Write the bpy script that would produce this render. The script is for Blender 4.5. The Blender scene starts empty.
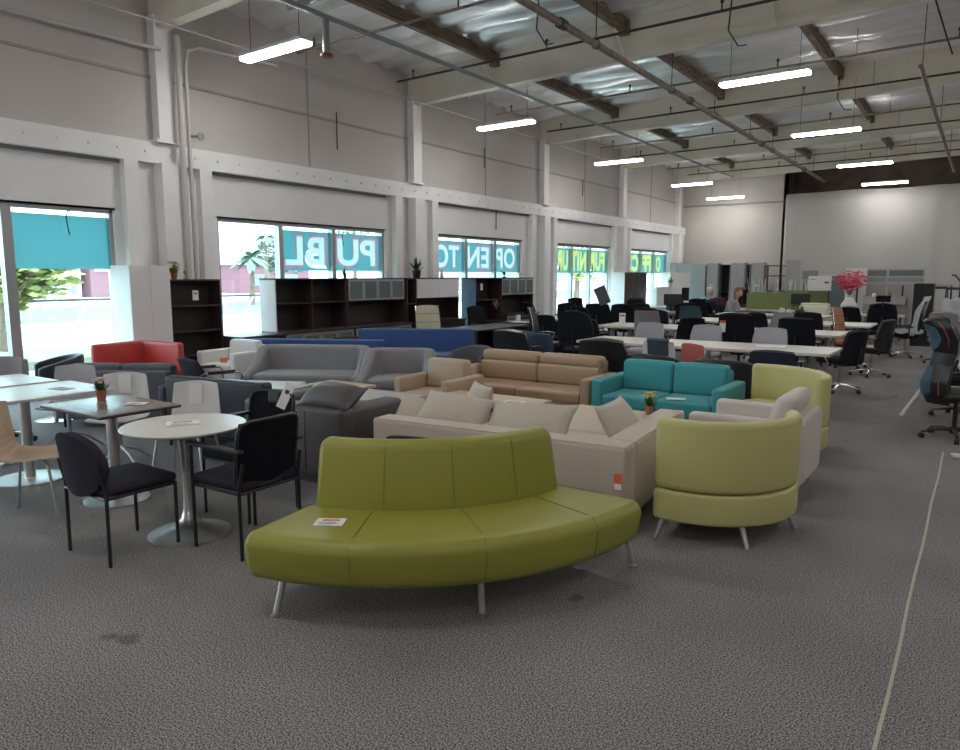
import bpy, bmesh, math, random
from mathutils import Vector, Matrix
random.seed(7)
PI = math.pi
C = bpy.context.scene.collection
def R(a): return math.radians(a)

# ------------------------------------------------------------------ materials
MATS = {}
def mat(name, col, rough=.6, metal=0., bump=0., bscale=200., var=0., vscale=3., coat=0., spec=.5, emit=None, es=0., stretch=None, sheen=0.):
    if name in MATS: return MATS[name]
    m = bpy.data.materials.new(name); m.use_nodes = True
    nt = m.node_tree; b = nt.nodes['Principled BSDF']
    b.inputs['Base Color'].default_value = (*col, 1)
    b.inputs['Roughness'].default_value = rough
    b.inputs['Metallic'].default_value = metal
    b.inputs['Specular IOR Level'].default_value = spec
    if coat: b.inputs['Coat Weight'].default_value = coat
    if sheen: b.inputs['Sheen Weight'].default_value = sheen
    if emit:
        b.inputs['Emission Color'].default_value = (*emit, 1); b.inputs['Emission Strength'].default_value = es
    tc = None
    def coord():
        nonlocal tc
        if tc is None:
            t = nt.nodes.new('ShaderNodeTexCoord'); tc = t.outputs['Object']
            if stretch:
                mp = nt.nodes.new('ShaderNodeMapping'); mp.inputs['Scale'].default_value = stretch
                nt.links.new(tc, mp.inputs['Vector']); tc = mp.outputs['Vector']
        return tc
    if var:
        n = nt.nodes.new('ShaderNodeTexNoise'); n.inputs['Scale'].default_value = vscale; n.inputs['Detail'].default_value = 5
        nt.links.new(coord(), n.inputs['Vector'])
        r = nt.nodes.new('ShaderNodeValToRGB')
        r.color_ramp.elements[0].position = .3; r.color_ramp.elements[1].position = .7
        r.color_ramp.elements[0].color = (*[c*(1-var) for c in col], 1)
        r.color_ramp.elements[1].color = (*[min(1, c*(1+var)) for c in col], 1)
        nt.links.new(n.outputs['Fac'], r.inputs['Fac']); nt.links.new(r.outputs['Color'], b.inputs['Base Color'])
    if bump:
        n = nt.nodes.new('ShaderNodeTexNoise'); n.inputs['Scale'].default_value = bscale; n.inputs['Detail'].default_value = 3
        nt.links.new(coord(), n.inputs['Vector'])
        bp = nt.nodes.new('ShaderNodeBump'); bp.inputs['Strength'].default_value = bump; bp.inputs['Distance'].default_value = .01
        nt.links.new(n.outputs['Fac'], bp.inputs['Height']); nt.links.new(bp.outputs['Normal'], b.inputs['Normal'])
    MATS[name] = m
    return m

def carpet_mat():
    m = bpy.data.materials.new('carpet'); m.use_nodes = True; nt = m.node_tree; b = nt.nodes['Principled BSDF']
    tc = nt.nodes.new('ShaderNodeTexCoord')
    def noise(s, d):
        n = nt.nodes.new('ShaderNodeTexNoise'); n.inputs['Scale'].default_value = s; n.inputs['Detail'].default_value = d
        nt.links.new(tc.outputs['Object'], n.inputs['Vector']); return n
    a = noise(135, 3); c = noise(.9, 4)
    r = nt.nodes.new('ShaderNodeValToRGB'); e = r.color_ramp.elements
    e[0].position = .38; e[0].color = (.052, .049, .052, 1); e[1].position = .62; e[1].color = (.405, .385, .385, 1)
    nt.links.new(a.outputs['Fac'], r.inputs['Fac'])
    r2 = nt.nodes.new('ShaderNodeValToRGB'); e = r2.color_ramp.elements
    e[0].position = .35; e[0].color = (.86, .86, .86, 1); e[1].position = .65; e[1].color = (1.05, 1.05, 1.05, 1)
    nt.links.new(c.outputs['Fac'], r2.inputs['Fac'])
    mx = nt.nodes.new('ShaderNodeMix'); mx.data_type = 'RGBA'; mx.blend_type = 'MULTIPLY'; mx.inputs['Factor'].default_value = 1
    nt.links.new(r.outputs['Color'], mx.inputs['A']); nt.links.new(r2.outputs['Color'], mx.inputs['B'])
    # small dark stains
    s = noise(2.6, 2); r3 = nt.nodes.new('ShaderNodeValToRGB'); e = r3.color_ramp.elements
    e[0].position = .71; e[0].color = (1, 1, 1, 1); e[1].position = .76; e[1].color = (.6, .6, .6, 1)
    nt.links.new(s.outputs['Fac'], r3.inputs['Fac'])
    mx2 = nt.nodes.new('ShaderNodeMix'); mx2.data_type = 'RGBA'; mx2.blend_type = 'MULTIPLY'; mx2.inputs['Factor'].default_value = 1
    nt.links.new(mx.outputs['Result'], mx2.inputs['A']); nt.links.new(r3.outputs['Color'], mx2.inputs['B'])
    nt.links.new(mx2.outputs['Result'], b.inputs['Base Color'])
    bp = nt.nodes.new('ShaderNodeBump'); bp.inputs['Strength'].default_value = .15; bp.inputs['Distance'].default_value = .01
    nt.links.new(a.outputs['Fac'], bp.inputs['Height']); nt.links.new(bp.outputs['Normal'], b.inputs['Normal'])
    b.inputs['Roughness'].default_value = .95; b.inputs['Specular IOR Level'].default_value = .15
    return m

def glass_mat(name, tint=(1, 1, 1), gloss=.06):
    m = bpy.data.materials.new(name); m.use_nodes = True; nt = m.node_tree; nt.nodes.clear()
    o = nt.nodes.new('ShaderNodeOutputMaterial'); mx = nt.nodes.new('ShaderNodeMixShader')
    t = nt.nodes.new('ShaderNodeBsdfTransparent'); t.inputs['Color'].default_value = (*tint, 1)
    g = nt.nodes.new('ShaderNodeBsdfGlossy'); g.inputs['Roughness'].default_value = .03
    mx.inputs['Fac'].default_value = gloss
    nt.links.new(t.outputs[0], mx.inputs[1]); nt.links.new(g.outputs[0], mx.inputs[2]); nt.links.new(mx.outputs[0], o.inputs[0])
    return m

def cloth_mat(name, col, tr=.5, alpha=1.):
    m = bpy.data.materials.new(name); m.use_nodes = True; nt = m.node_tree; nt.nodes.clear()
    o = nt.nodes.new('ShaderNodeOutputMaterial'); mx = nt.nodes.new('ShaderNodeMixShader')
    d = nt.nodes.new('ShaderNodeBsdfDiffuse'); t = nt.nodes.new('ShaderNodeBsdfTranslucent')
    d.inputs['Color'].default_value = (*col, 1); t.inputs['Color'].default_value = (*col, 1)
    mx.inputs['Fac'].default_value = tr
    nt.links.new(d.outputs[0], mx.inputs[1]); nt.links.new(t.outputs[0], mx.inputs[2])
    if alpha < 1:
        tp = nt.nodes.new('ShaderNodeBsdfTransparent'); m2 = nt.nodes.new('ShaderNodeMixShader'); m2.inputs['Fac'].default_value = alpha
        nt.links.new(tp.outputs[0], m2.inputs[1]); nt.links.new(mx.outputs[0], m2.inputs[2]); nt.links.new(m2.outputs[0], o.inputs[0])
    else:
        nt.links.new(mx.outputs[0], o.inputs[0])
    return m

def mesh_fabric(name, col, scale=160, hole=.35):
    """woven mesh: a fine grid of see-through holes"""
    m = bpy.data.materials.new(name); m.use_nodes = True; nt = m.node_tree
    b = nt.nodes['Principled BSDF']; b.inputs['Base Color'].default_value = (*col, 1); b.inputs['Roughness'].default_value = .9; b.inputs['Specular IOR Level'].default_value = .1
    o = nt.nodes['Material Output']
    tp = nt.nodes.new('ShaderNodeBsdfTransparent'); mx = nt.nodes.new('ShaderNodeMixShader')
    tc = nt.nodes.new('ShaderNodeTexCoord'); v = nt.nodes.new('ShaderNodeTexVoronoi'); v.inputs['Scale'].default_value = scale
    nt.links.new(tc.outputs['Object'], v.inputs['Vector'])
    g = nt.nodes.new('ShaderNodeMath'); g.operation = 'LESS_THAN'; g.inputs[1].default_value = hole
    nt.links.new(v.outputs['Distance'], g.inputs[0]); nt.links.new(g.outputs[0], mx.inputs['Fac'])
    nt.links.new(b.outputs[0], mx.inputs[1]); nt.links.new(tp.outputs[0], mx.inputs[2]); nt.links.new(mx.outputs[0], o.inputs[0])
    return m

# ------------------------------------------------------------------ mesh builder
class MB:
    def __init__(s): s.v = []; s.f = []
    def add(s, vs, fs, M=None):
        k = len(s.v)
        for p in vs:
            p = Vector(p); s.v.append(tuple(M @ p) if M else tuple(p))
        s.f += [tuple(i+k for i in f) for f in fs]
        return s
    def box(s, c, d, M=None):
        x, y, z = c; a, b, h = d[0]/2, d[1]/2, d[2]/2
        vs = [(x+i*a, y+j*b, z+k*h) for i in (-1, 1) for j in (-1, 1) for k in (-1, 1)]
        return s.add(vs, [(0,1,3,2),(4,6,7,5),(0,4,5,1),(2,3,7,6),(0,2,6,4),(1,5,7,3)], M)
    def bx(s, x0, x1, y0, y1, z0, z1, M=None):
        return s.box(((x0+x1)/2, (y0+y1)/2, (z0+z1)/2), (x1-x0, y1-y0, z1-z0), M)
    def rbox(s, c, d, r=.03, puff=(0, 0, 0), n=3, k=3, M=None, fn=None):
        h = [q/2 for q in d]; r = min(r, min(h)*.999)
        ax = []
        for q in h:
            i = q-r
            l = [-(i + r*math.tan(PI/4*j/k)) for j in range(k, 0, -1)] + [-i + 2*i*j/n for j in range(n+1)] + [i + r*math.tan(PI/4*j/k) for j in range(1, k+1)]
            ax.append(l)
        vs = []; fs = []; idx = {}
        def vert(p):
            key = tuple(round(t, 6) for t in p)
            if key in idx: return idx[key]
            inner = Vector([max(-(h[a]-r), min(h[a]-r, p[a])) for a in range(3)])
            dd = Vector(p)-inner; nn = dd.normalized() if dd.length > 1e-9 else Vector((0, 0, 0))
            q = inner + nn*r
            u = [p[a]/h[a] for a in range(3)]
            for a in range(3):
                if puff[a]:
                    b1, b2 = (a+1) % 3, (a+2) % 3
                    q[a] += nn[a]*puff[a]*(1-u[b1]**2)*(1-u[b2]**2)
            if fn: q = Vector(fn(q))
            q = q + Vector(c); idx[key] = len(vs); vs.append(tuple(q)); return idx[key]
        for a in range(3):
            b1, b2 = (a+1) % 3, (a+2) % 3
            for sg in (-1, 1):
                for i in range(len(ax[b1])-1):
                    for j in range(len(ax[b2])-1):
                        q = []
                        for (ii, jj) in ((i, j), (i+1, j), (i+1, j+1), (i, j+1)):
                            p = [0, 0, 0]; p[a] = sg*h[a]; p[b1] = ax[b1][ii]; p[b2] = ax[b2][jj]; q.append(vert(p))
                        if sg < 0: q.reverse()
                        if len(set(q)) == 4: fs.append(tuple(q))
        return s.add(vs, fs, M)
    def tube(s, pts, r, n=8, cap=True, M=None, flat=1.):
        pts = [Vector(p) for p in pts]; rs = r if isinstance(r, (list, tuple)) else [r]*len(pts)
        vs = []; fs = []; prev = None
        for i, p in enumerate(pts):
            t = (pts[min(i+1, len(pts)-1)]-pts[max(i-1, 0)]).normalized()
            if prev is None:
                u = t.cross(Vector((0, 0, 1)))
                if u.length < .05: u = t.cross(Vector((1, 0, 0)))
            else: u = prev - t*prev.dot(t)
            u.normalize(); w = t.cross(u); prev = u
            for j in range(n):
                a = 2*PI*j/n; vs.append(tuple(p + u*math.cos(a)*rs[i] + w*math.sin(a)*rs[i]*flat))
        for i in range(len(pts)-1):
            for j in range(n):
                fs.append((i*n+j, i*n+(j+1) % n, (i+1)*n+(j+1) % n, (i+1)*n+j))
        if cap: fs.append(tuple(range(n-1, -1, -1))); fs.append(tuple((len(pts)-1)*n+j for j in range(n)))
        return s.add(vs, fs, M)
    def lathe(s, prof, c=(0, 0, 0), n=28, M=None, sx=1, sy=1):
        vs = []; fs = []
        for (r, z) in prof:
            for j in range(n):
                a = 2*PI*j/n; vs.append((c[0]+r*sx*math.cos(a), c[1]+r*sy*math.sin(a), c[2]+z))
        for i in range(len(prof)-1):
            for j in range(n): fs.append((i*n+j, i*n+(j+1) % n, (i+1)*n+(j+1) % n, (i+1)*n+j))
        fs.append(tuple(range(n-1, -1, -1))); fs.append(tuple((len(prof)-1)*n+j for j in range(n)))
        return s.add(vs, fs, M)
    def prism(s, poly, z0, z1, M=None):
        n = len(poly)
        vs = [(x, y, z0) for x, y in poly]+[(x, y, z1) for x, y in poly]
        fs = [tuple(range(n-1, -1, -1)), tuple(range(n, 2*n))]+[(i, (i+1) % n, n+(i+1) % n, n+i) for i in range(n)]
        return s.add(vs, fs, M)
    def sweep(s, prof, path, cap=.02, k=3, M=None):
        """profile (a,b): a sideways, b up; prof may be a function of 0..1 along the path"""
        P = [Vector((p[0], p[1], 0)) for p in path]; n = len(P)
        pf = prof if callable(prof) else (lambda t: prof)
        L = [0]
        for i in range(1, n): L.append(L[-1]+(P[i]-P[i-1]).length)
        rings = []
        def ring(p, t, pr, ins):
            nn = Vector((t.y, -t.x, 0))
            a0 = min(q[0] for q in pr); a1 = max(q[0] for q in pr); b0 = min(q[1] for q in pr); b1 = max(q[1] for q in pr)
            ca, cb = (a0+a1)/2, (b0+b1)/2; fa = 1-ins/max((a1-a0)/2, 1e-4); fb = 1-ins/max((b1-b0)/2, 1e-4)
            fa = max(fa, .02); fb = max(fb, .02)
            rings.append([tuple(p+nn*(ca+(a-ca)*fa)+Vector((0, 0, cb+(b-cb)*fb))) for a, b in pr])
        for i in range(n):
            t = (P[min(i+1, n-1)]-P[max(i-1, 0)]).normalized(); pr = pf(L[i]/L[-1])
            if i == 0 and cap:
                for j in range(k, 0, -1):
                    a = PI/2*j/k; ring(P[0]-t*(cap*math.sin(a)-cap), t, pr, cap*(1-math.cos(a)))
                ring(P[0]+t*cap, t, pr, 0); continue
            if i == n-1 and cap:
                ring(P[-1]-t*cap, t, pr, 0)
                for j in range(1, k+1):
                    a = PI/2*j/k; ring(P[-1]+t*(cap*math.sin(a)-cap), t, pr, cap*(1-math.cos(a)))
                continue
            ring(P[i], t, pr, 0)
        m = len(rings[0]); vs = [v for r in rings for v in r]; fs = []
        for i in range(len(rings)-1):
            for j in range(m): fs.append((i*m+j, i*m+(j+1) % m, (i+1)*m+(j+1) % m, (i+1)*m+j))
        fs.append(tuple(range(m-1, -1, -1))); fs.append(tuple((len(rings)-1)*m+j for j in range(m)))
        return s.add(vs, fs, M)
    def shell(s, fn, nu=12, nv=12, th=.012, k=.5, M=None):
        """closed thin shell; fn(u,v) on -1..1 squared (k rounds the outline)"""
        P = []
        for i in range(nu+1):
            row = []
            for j in range(nv+1):
                u = -1+2*i/nu; v = -1+2*j/nv
                row.append(Vector(fn(u*math.sqrt(1-k*v*v/2), v*math.sqrt(1-k*u*u/2))))
            P.append(row)
        vs = []; m = nv+1
        for sg in (1, -1):
            for i in range(nu+1):
                for j in range(nv+1):
                    du = P[min(i+1, nu)][j]-P[max(i-1, 0)][j]; dv = P[i][min(j+1, nv)]-P[i][max(j-1, 0)]
                    nn = du.cross(dv)
                    nn = nn.normalized() if nn.length > 1e-9 else Vector((0, 0, 1))
                    vs.append(tuple(P[i][j]+nn*th/2*sg))
        K = (nu+1)*m; fs = []
        for i in range(nu):
            for j in range(nv):
                a, b, c2, d = i*m+j, (i+1)*m+j, (i+1)*m+j+1, i*m+j+1
                fs.append((a, b, c2, d)); fs.append((K+d, K+c2, K+b, K+a))
        edge = [(i, 0) for i in range(nu)]+[(nu, j) for j in range(nv)]+[(i, nv) for i in range(nu, 0, -1)]+[(0, j) for j in range(nv, 0, -1)]
        for q in range(len(edge)):
            a = edge[q]; b = edge[(q+1) % len(edge)]; ia = a[0]*m+a[1]; ib = b[0]*m+b[1]
            fs.append((ib, ia, K+ia, K+ib))
        return s.add(vs, fs, M)
    def build(s, name, m, parent=None, label=None, smooth=True, ang=38, kind=None):
        me = bpy.data.meshes.new(name); me.from_pydata(s.v, [], s.f); me.update()
        bm = bmesh.new(); bm.from_mesh(me); bmesh.ops.recalc_face_normals(bm, faces=bm.faces); bm.to_mesh(me); bm.free()
        if m: me.materials.append(m)
        if smooth:
            me.polygons.foreach_set('use_smooth', [True]*len(me.polygons))
            me.set_sharp_from_angle(angle=R(ang))
        o = bpy.data.objects.new(name, me); C.objects.link(o)
        if parent: o.parent = parent
        if label: o['label'] = label
        if kind: o['kind'] = kind
        return o

def rr(a0, a1, b0, b1, r, k=3):
    pts = []
    for (ca, cb, s0) in ((a1-r, b1-r, 0), (a0+r, b1-r, 90), (a0+r, b0+r, 180), (a1-r, b0+r, 270)):
        for j in range(k+1):
            a = R(s0+90*j/k); pts.append((ca+r*math.cos(a), cb+r*math.sin(a)))
    return pts
def arc(cx, cy, r, a0, a1, n=16, ry=None):
    return [(cx+r*math.cos(R(a0+(a1-a0)*i/n)), cy+(ry or r)*math.sin(R(a0+(a1-a0)*i/n))) for i in range(n+1)]
def upath(w, d, r, n=8):
    p = [(-w/2, -d/2+(d-r)*i/5) for i in range(5)]
    p += arc(-w/2+r, d/2-r, r, 180, 90, n)
    p += [(-w/2+r+(w-2*r)*i/6, d/2) for i in range(1, 6)]
    p += arc(w/2-r, d/2-r, r, 90, 0, n)
    p += [(w/2, -d/2+(d-r)*i/5) for i in range(4, -1, -1)]
    return p
def empty(name, loc=(0, 0, 0), rz=0):
    o = bpy.data.objects.new(name, None); C.objects.link(o); o.location = loc; o.rotation_euler = (0, 0, rz); o.empty_display_size = .1
    return o
def tag(o, label, cat, group=None, kind=None):
    o['label'] = label; o['category'] = cat
    if group: o['group'] = group
    elif 'group' in o: del o['group']
    if kind: o['kind'] = kind
    return o
def struct(name, mb, m, parent=None, smooth=False):
    o = mb.build(name, m, parent, smooth=smooth)
    if not parent: o['kind'] = 'structure'
    return o
def copy_tree(o, parent=None):
    c = o.copy(); C.objects.link(c)
    if parent: c.parent = parent
    for ch in list(o.children): copy_tree(ch, c)
    return c
PROTO = {}
def place(fn, key, loc, rz, label, cat, group=None, z=0, tilt=None, sc=None):
    """the first call builds the thing itself, later ones copy it with its parts"""
    k = (fn.__name__, repr(key))
    if k in PROTO: o = copy_tree(PROTO[k])
    else: o = fn(**key); PROTO[k] = o
    o.location = (loc[0], loc[1], loc[2] if len(loc) > 2 else z); o.rotation_euler = (R(tilt[0]) if tilt else 0, R(tilt[1]) if tilt else 0, R(rz))
    o.scale = (sc,)*3 if sc else (1, 1, 1)
    return tag(o, label, cat, group)

# ------------------------------------------------------------------ colours
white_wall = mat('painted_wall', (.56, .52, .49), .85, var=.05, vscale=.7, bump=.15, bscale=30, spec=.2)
low_wall = mat('lit_lower_wall', (.86, .835, .825), .8, var=.03, vscale=.7, bump=.1, bscale=30, spec=.2)  # paler low wall: bounced light near the windows is put into the colour
upper_wall = mat('dim_upper_wall', (.57, .53, .505), .85, var=.06, vscale=.5, bump=.15, bscale=30, spec=.2)  # same wall coloured darker for the weaker light above the ledger
trim_paint = mat('trim_paint', (.86, .85, .84), .6, var=.04, vscale=1.5)
beam_paint = mat('beam_paint', (.72, .67, .57), .7, var=.10, vscale=1.2, bump=.2, bscale=15)
wood_rough = mat('rough_lumber', (.20, .145, .105), .85, var=.45, vscale=3, stretch=(8, 1, 8), bump=.3, bscale=20)
foil = mat('foil_insulation', (.96, .97, .99), .30, metal=.62, bump=.9, bscale=2.2, var=.05, vscale=2, stretch=(.7, 5, 1))
gutter = mat('rusty_pipe', (.20, .15, .12), .6, var=.3, vscale=9)
galv = mat('galvanized_steel', (.30, .32, .33), .45, metal=.6)
conduit = mat('painted_conduit', (.55, .53, .50), .5)
black_iron = mat('black_iron', (.03, .03, .03), .6)
curtain = mat('white_sheeting', (.47, .45, .43), .75, bump=.5, bscale=1.6, var=.04, vscale=.6)
alu = mat('window_aluminium', (.42, .43, .43), .4, metal=.6)
dark_fr = mat('dark_gasket', (.05, .05, .055), .6)
chrome = mat('chrome', (.65, .65, .66), .15, metal=1)
satin = mat('satin_steel', (.66, .66, .66), .33, metal=1)
alumpaint = mat('silver_paint', (.45, .45, .46), .35, metal=.5)
blackm = mat('black_metal', (.015, .015, .018), .4)
blackp = mat('black_plastic', (.02, .02, .022), .5)
blackf = mat('black_fabric', (.013, .013, .017), .9, bump=.3, bscale=300, spec=.2)
blackl = mat('black_leather', (.014, .014, .017), .38, bump=.1, bscale=120)
navyl = mat('navy_vinyl', (.014, .018, .028), .42, bump=.08, bscale=120)
navyf = mat('dark_slate_fabric', (.032, .029, .042), .95, bump=.3, bscale=300, spec=.2)
slate = mat('slate_blue_vinyl', (.05, .075, .13), .45)
bluef = mat('royal_blue_fabric', (.035, .085, .24), .8, bump=.25, bscale=250, sheen=.2)
green = mat('olive_green_vinyl', (.285, .28, .042), .42, bump=.06, bscale=160)
lime = mat('pale_lime_vinyl', (.52, .49, .20), .5, bump=.05, bscale=160)
beige = mat('warm_grey_beige_fabric', (.56, .48, .41), .8, bump=.2, bscale=260)
pillowm = mat('pillow_fabric', (.52, .455, .38), .75, bump=.2, bscale=220)
brownl = mat('dark_taupe_leather', (.088, .076, .078), .45, bump=.1, bscale=120)
tan = mat('tan_leather', (.40, .27, .175), .45, bump=.06, bscale=120)
tanlight = mat('sand_leather', (.45, .34, .24), .5, bump=.06, bscale=120)
cognac = mat('cognac_leather', (.46, .22, .10), .45)
creaml = mat('cream_leather', (.62, .60, .46), .5)
teal = mat('teal_fabric', (.05, .30, .325), .85, bump=.25, bscale=260, sheen=.1)
greyf = mat('grey_wool_fabric', (.245, .235, .25), .95, bump=.4, bscale=240, sheen=.2, var=.08, vscale=60)
lgreyf = mat('light_grey_fabric', (.62, .56, .52), .9, bump=.3, bscale=260)
charf = mat('charcoal_fabric', (.11, .115, .13), .9, bump=.3, bscale=260)
red = mat('red_vinyl', (.50, .06, .05), .45)
salmon = mat('salmon_fabric', (.55, .15, .11), .8, bump=.2, bscale=260)
whitel = mat('white_leather', (.74, .73, .71), .45)
whitep = mat('white_plastic', (.70, .69, .68), .35)
greyshell = mat('pale_grey_plastic', (.42, .41, .44), .5)
greytaupe = mat('taupe_mesh_plastic', (.25, .22, .23), .6)
birch = mat('birch_veneer', (.60, .44, .31), .45, var=.1, vscale=4, stretch=(1, 12, 12))
lamwhite = mat('white_laminate', (.68, .66, .62), .3)
lamoff = mat('offwhite_laminate', (.66, .63, .57), .32, var=.04, vscale=4, stretch=(1, 8, 8))
lambrown = mat('walnut_grey_laminate', (.21, .16, .14), .25, var=.15, vscale=4, stretch=(1, 10, 10))
oak = mat('pale_oak_laminate', (.56, .44, .32), .4, var=.1, vscale=3, stretch=(1, 10, 10))
espresso = mat('espresso_laminate', (.055, .032, .034), .4, var=.2, vscale=3, stretch=(1, 10, 1))
espback = mat('espresso_back_panel', (.045, .028, .03), .5)
cabwhite = mat('white_cabinet_laminate', (.80, .78, .78), .5)
steelgrey = mat('grey_steel_cabinet', (.36, .345, .35), .5)
paper = mat('white_paper', (.85, .85, .85), .7)
tagred = mat('orange_red_tag', (.80, .16, .08), .7)
inkm = mat('ink_print', (.08, .08, .09), .7)
terr = mat('terracotta', (.42, .15, .09), .7)
leafm = mat('leaf_green', (.07, .20, .05), .6, var=.3, vscale=8)
leafdk = mat('dark_leaf', (.04, .09, .035), .6, var=.3, vscale=8)
yellowm = mat('yellow_petal', (.75, .50, .05), .6)
pinkm = mat('pink_petal', (.80, .13, .22), .6)
peach = mat('pale_petal', (.72, .55, .45), .6)
goldm = mat('gold_foliage', (.35, .26, .08), .45)
frost = mat('frosted_door_glass', (.16, .20, .20), .15)
olivep = mat('olive_panel_fabric', (.20, .235, .09), .9, bump=.2, bscale=200)
skin = mat('skin', (.52, .32, .24), .55)
hairg = mat('silver_hair', (.62, .60, .56), .8)
hairb = mat('auburn_hair', (.24, .12, .07), .8)
plastic_wrap = cloth_mat('clear_plastic_wrap', (.85, .86, .88), .5, .5)
meshblk = mesh_fabric('black_mesh_fabric', (.012, .012, .016), 330, .30)
meshblue = mesh_fabric('slate_mesh_fabric', (.06, .11, .14), 260, .28)
darkslot = mat('dark_interior', (.012, .012, .013), .7)

# ================================================================== SETTING
XL, YB, YF, XR = -10.6, 30.5, -7.0, 14.0
def zdeck(x): return 6.12 + .035*(x-XL)
fl = MB().bx(XL-.2, XR+.2, YF-.2, YB+1.6, -.12, 0)
struct('floor', fl, carpet_mat())
# tape seam on the carpet
tp = MB(); pts = [(-.19+.004*math.sin(i*1.7)+.015*i/14, 1.2+i*.5) for i in range(15)]
for i in range(14):
    (x0, y0), (x1, y1) = pts[i], pts[i+1]
    tp.add([(x0-.007, y0, .001), (x0+.007, y0, .001), (x1+.007, y1, .001), (x1-.007, y1, .001), (x0-.007, y0, .004), (x0+.007, y0, .004), (x1+.007, y1, .004), (x1-.007, y1, .004)],
           [(0, 3, 2, 1), (4, 5, 6, 7), (0, 1, 5, 4), (1, 2, 6, 5), (2, 3, 7, 6), (3, 0, 4, 7)])
o = tp.build('floor_seam_strip', mat('seam_strip', (.50, .44, .36), .8), smooth=False)
tag(o, 'thin pale seam strip running along the carpet on the right', 'strip')

WINS = [(1.6, 5.86), (7.63, 11.77), (13.46, 17.4), (19.3, 23.2), (24.95, 28.8)]
WB, WT = .12, 2.66
ys = [YF] + [q for w in ([(-4.4, -.3)]+WINS) for q in w] + [YB]
wl = MB()
for i in range(0, len(ys), 2): wl.bx(XL-.25, XL, ys[i], ys[i+1], 0, 6.8)
for (a, b) in [(-4.4, -.3)]+WINS: wl.bx(XL-.25, XL, a, b, 0, WB); wl.bx(XL-.25, XL, a, b, WT, 6.8)
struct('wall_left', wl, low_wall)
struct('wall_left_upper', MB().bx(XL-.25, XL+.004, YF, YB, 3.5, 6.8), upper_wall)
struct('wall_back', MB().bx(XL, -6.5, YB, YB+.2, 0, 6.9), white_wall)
dk = mat('unlit_back_wall', (.085, .06, .045), .9, var=.3, vscale=2)  # dark colour stands in for the unlit space behind the curtain
struct('wall_back_right', MB().bx(-6.5, XR, YB+1.2, YB+1.4, 0, 7.4), dk)
struct('wall_back_return', MB().bx(-6.62, -6.5, YB, YB+1.3, 0, 7), dk)
struct('wall_right', MB().bx(XR, XR+.2, YF, YB+1.4, 0, 7.2), white_wall)
struct('wall_front', MB().bx(XL, XR, YF-.2, YF, 0, 7.2), white_wall)

COLS = [.9, 6.7, 12.7, 18.45, 24.0, 29.6]
t = MB()
t.bx(XL, XL+.13, YF, YB, 3.40, 3.71)
for i in range(int((YB+5)/.42)):
    y = -5+i*.42; t.lathe([(.022, 0), (.022, .012), (.012, .02)], n=6, M=Matrix.Translation((XL+.13, y, 3.56)) @ Matrix.Rotation(PI/2, 4, 'Y'))
struct('trim_1', t, trim_paint)
n = 2
for cy in COLS:
    for dy in (-.60, .66):
        if cy+dy < YB: struct('trim_%d' % n, MB().bx(XL, XL+.14, cy+dy-.11, cy+dy+.11, 0, 3.40), trim_paint); n += 1
    struct('trim_%d' % n, MB().bx(XL, XL+.24, cy-.17, cy+.17, 0, 3.40).bx(XL, XL+.18, cy-.14, cy+.14, 3.71, 5.55).bx(XL, XL+.2, cy-.2, cy+.2, 3.71, 3.76), trim_paint); n += 1
struct('trim_%d' % n, MB().bx(XL, XL+.03, YF, YB, 4.66, 4.70), mat('seam_paint', (.40, .37, .35), .8)); n += 1
struct('trim_%d' % n, MB().bx(XL, -6.5, YB-.03, YB, 4.55, 4.62), mat('seam_paint2', (.30, .27, .25), .8)); n += 1
for y in (9.7, 15.6, 21.2, 26.8):
    struct('trim_%d' % n, MB().bx(XL, XL+.02, y-.012, y+.012, 3.71, 5.9), mat('seam_paint', (0, 0, 0))); n += 1
struct('baseboard_left', MB().bx(XL, XL+.02, YF, 1.7, 0, .1), blackm)
# dark strip painted as the shade under the ledger over each window bay
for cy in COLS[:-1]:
    struct('trim_%d' % n, MB().bx(XL, XL+.03, cy+.78, cy+5.1, 3.35, 3.40), mat('ledge_shade', (.22, .22, .23), .6)); n += 1

# ceiling: foil faced insulation sagging between sub-purlins
me = MB(); nx, ny = 90, 620
rnd = [[random.random() for _ in range(80)] for _ in range(80)]
def nz(x, y):
    x = x % 79; y = y % 79; i, j = int(x), int(y); fx, fy = x-i, y-j; fx = fx*fx*(3-2*fx); fy = fy*fy*(3-2*fy); i2 = (i+1) % 80; j2 = (j+1) % 80
    return (rnd[i][j]*(1-fx)+rnd[i2][j]*fx)*(1-fy)+(rnd[i][j2]*(1-fx)+rnd[i2][j2]*fx)*fy
vs = []
for i in range(nx+1):
    for j in range(ny+1):
        x = XL+(XR-XL)*i/nx; y = YF+(YB+1.3-YF)*j/ny
        ph = (y/.61) % 1
        z = zdeck(x) - .10*abs(math.sin(PI*ph)) *(.45+nz(x*.9, y*1.6)) - .06*nz(x*2.1+9, y*4.7)
        vs.append((x, y, z))
fs = [(i*(ny+1)+j, i*(ny+1)+j+1, (i+1)*(ny+1)+j+1, (i+1)*(ny+1)+j) for i in range(nx) for j in range(ny)]
me.add(vs, fs); struct('ceiling', me, foil, smooth=True)
struct('roof_deck', MB().bx(XL-.3, XR+.3, YF-.3, YB+1.5, 7.05, 7.2), wood_rough)
for (a, b, c2, d) in ((XL-.3, XL, YF-.3, YB+1.5), (XR, XR+.2, YF-.3, YB+1.5)): struct('roof_edge', MB().bx(a, b, c2, d, 6.3, 7.1), wood_rough)
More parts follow.
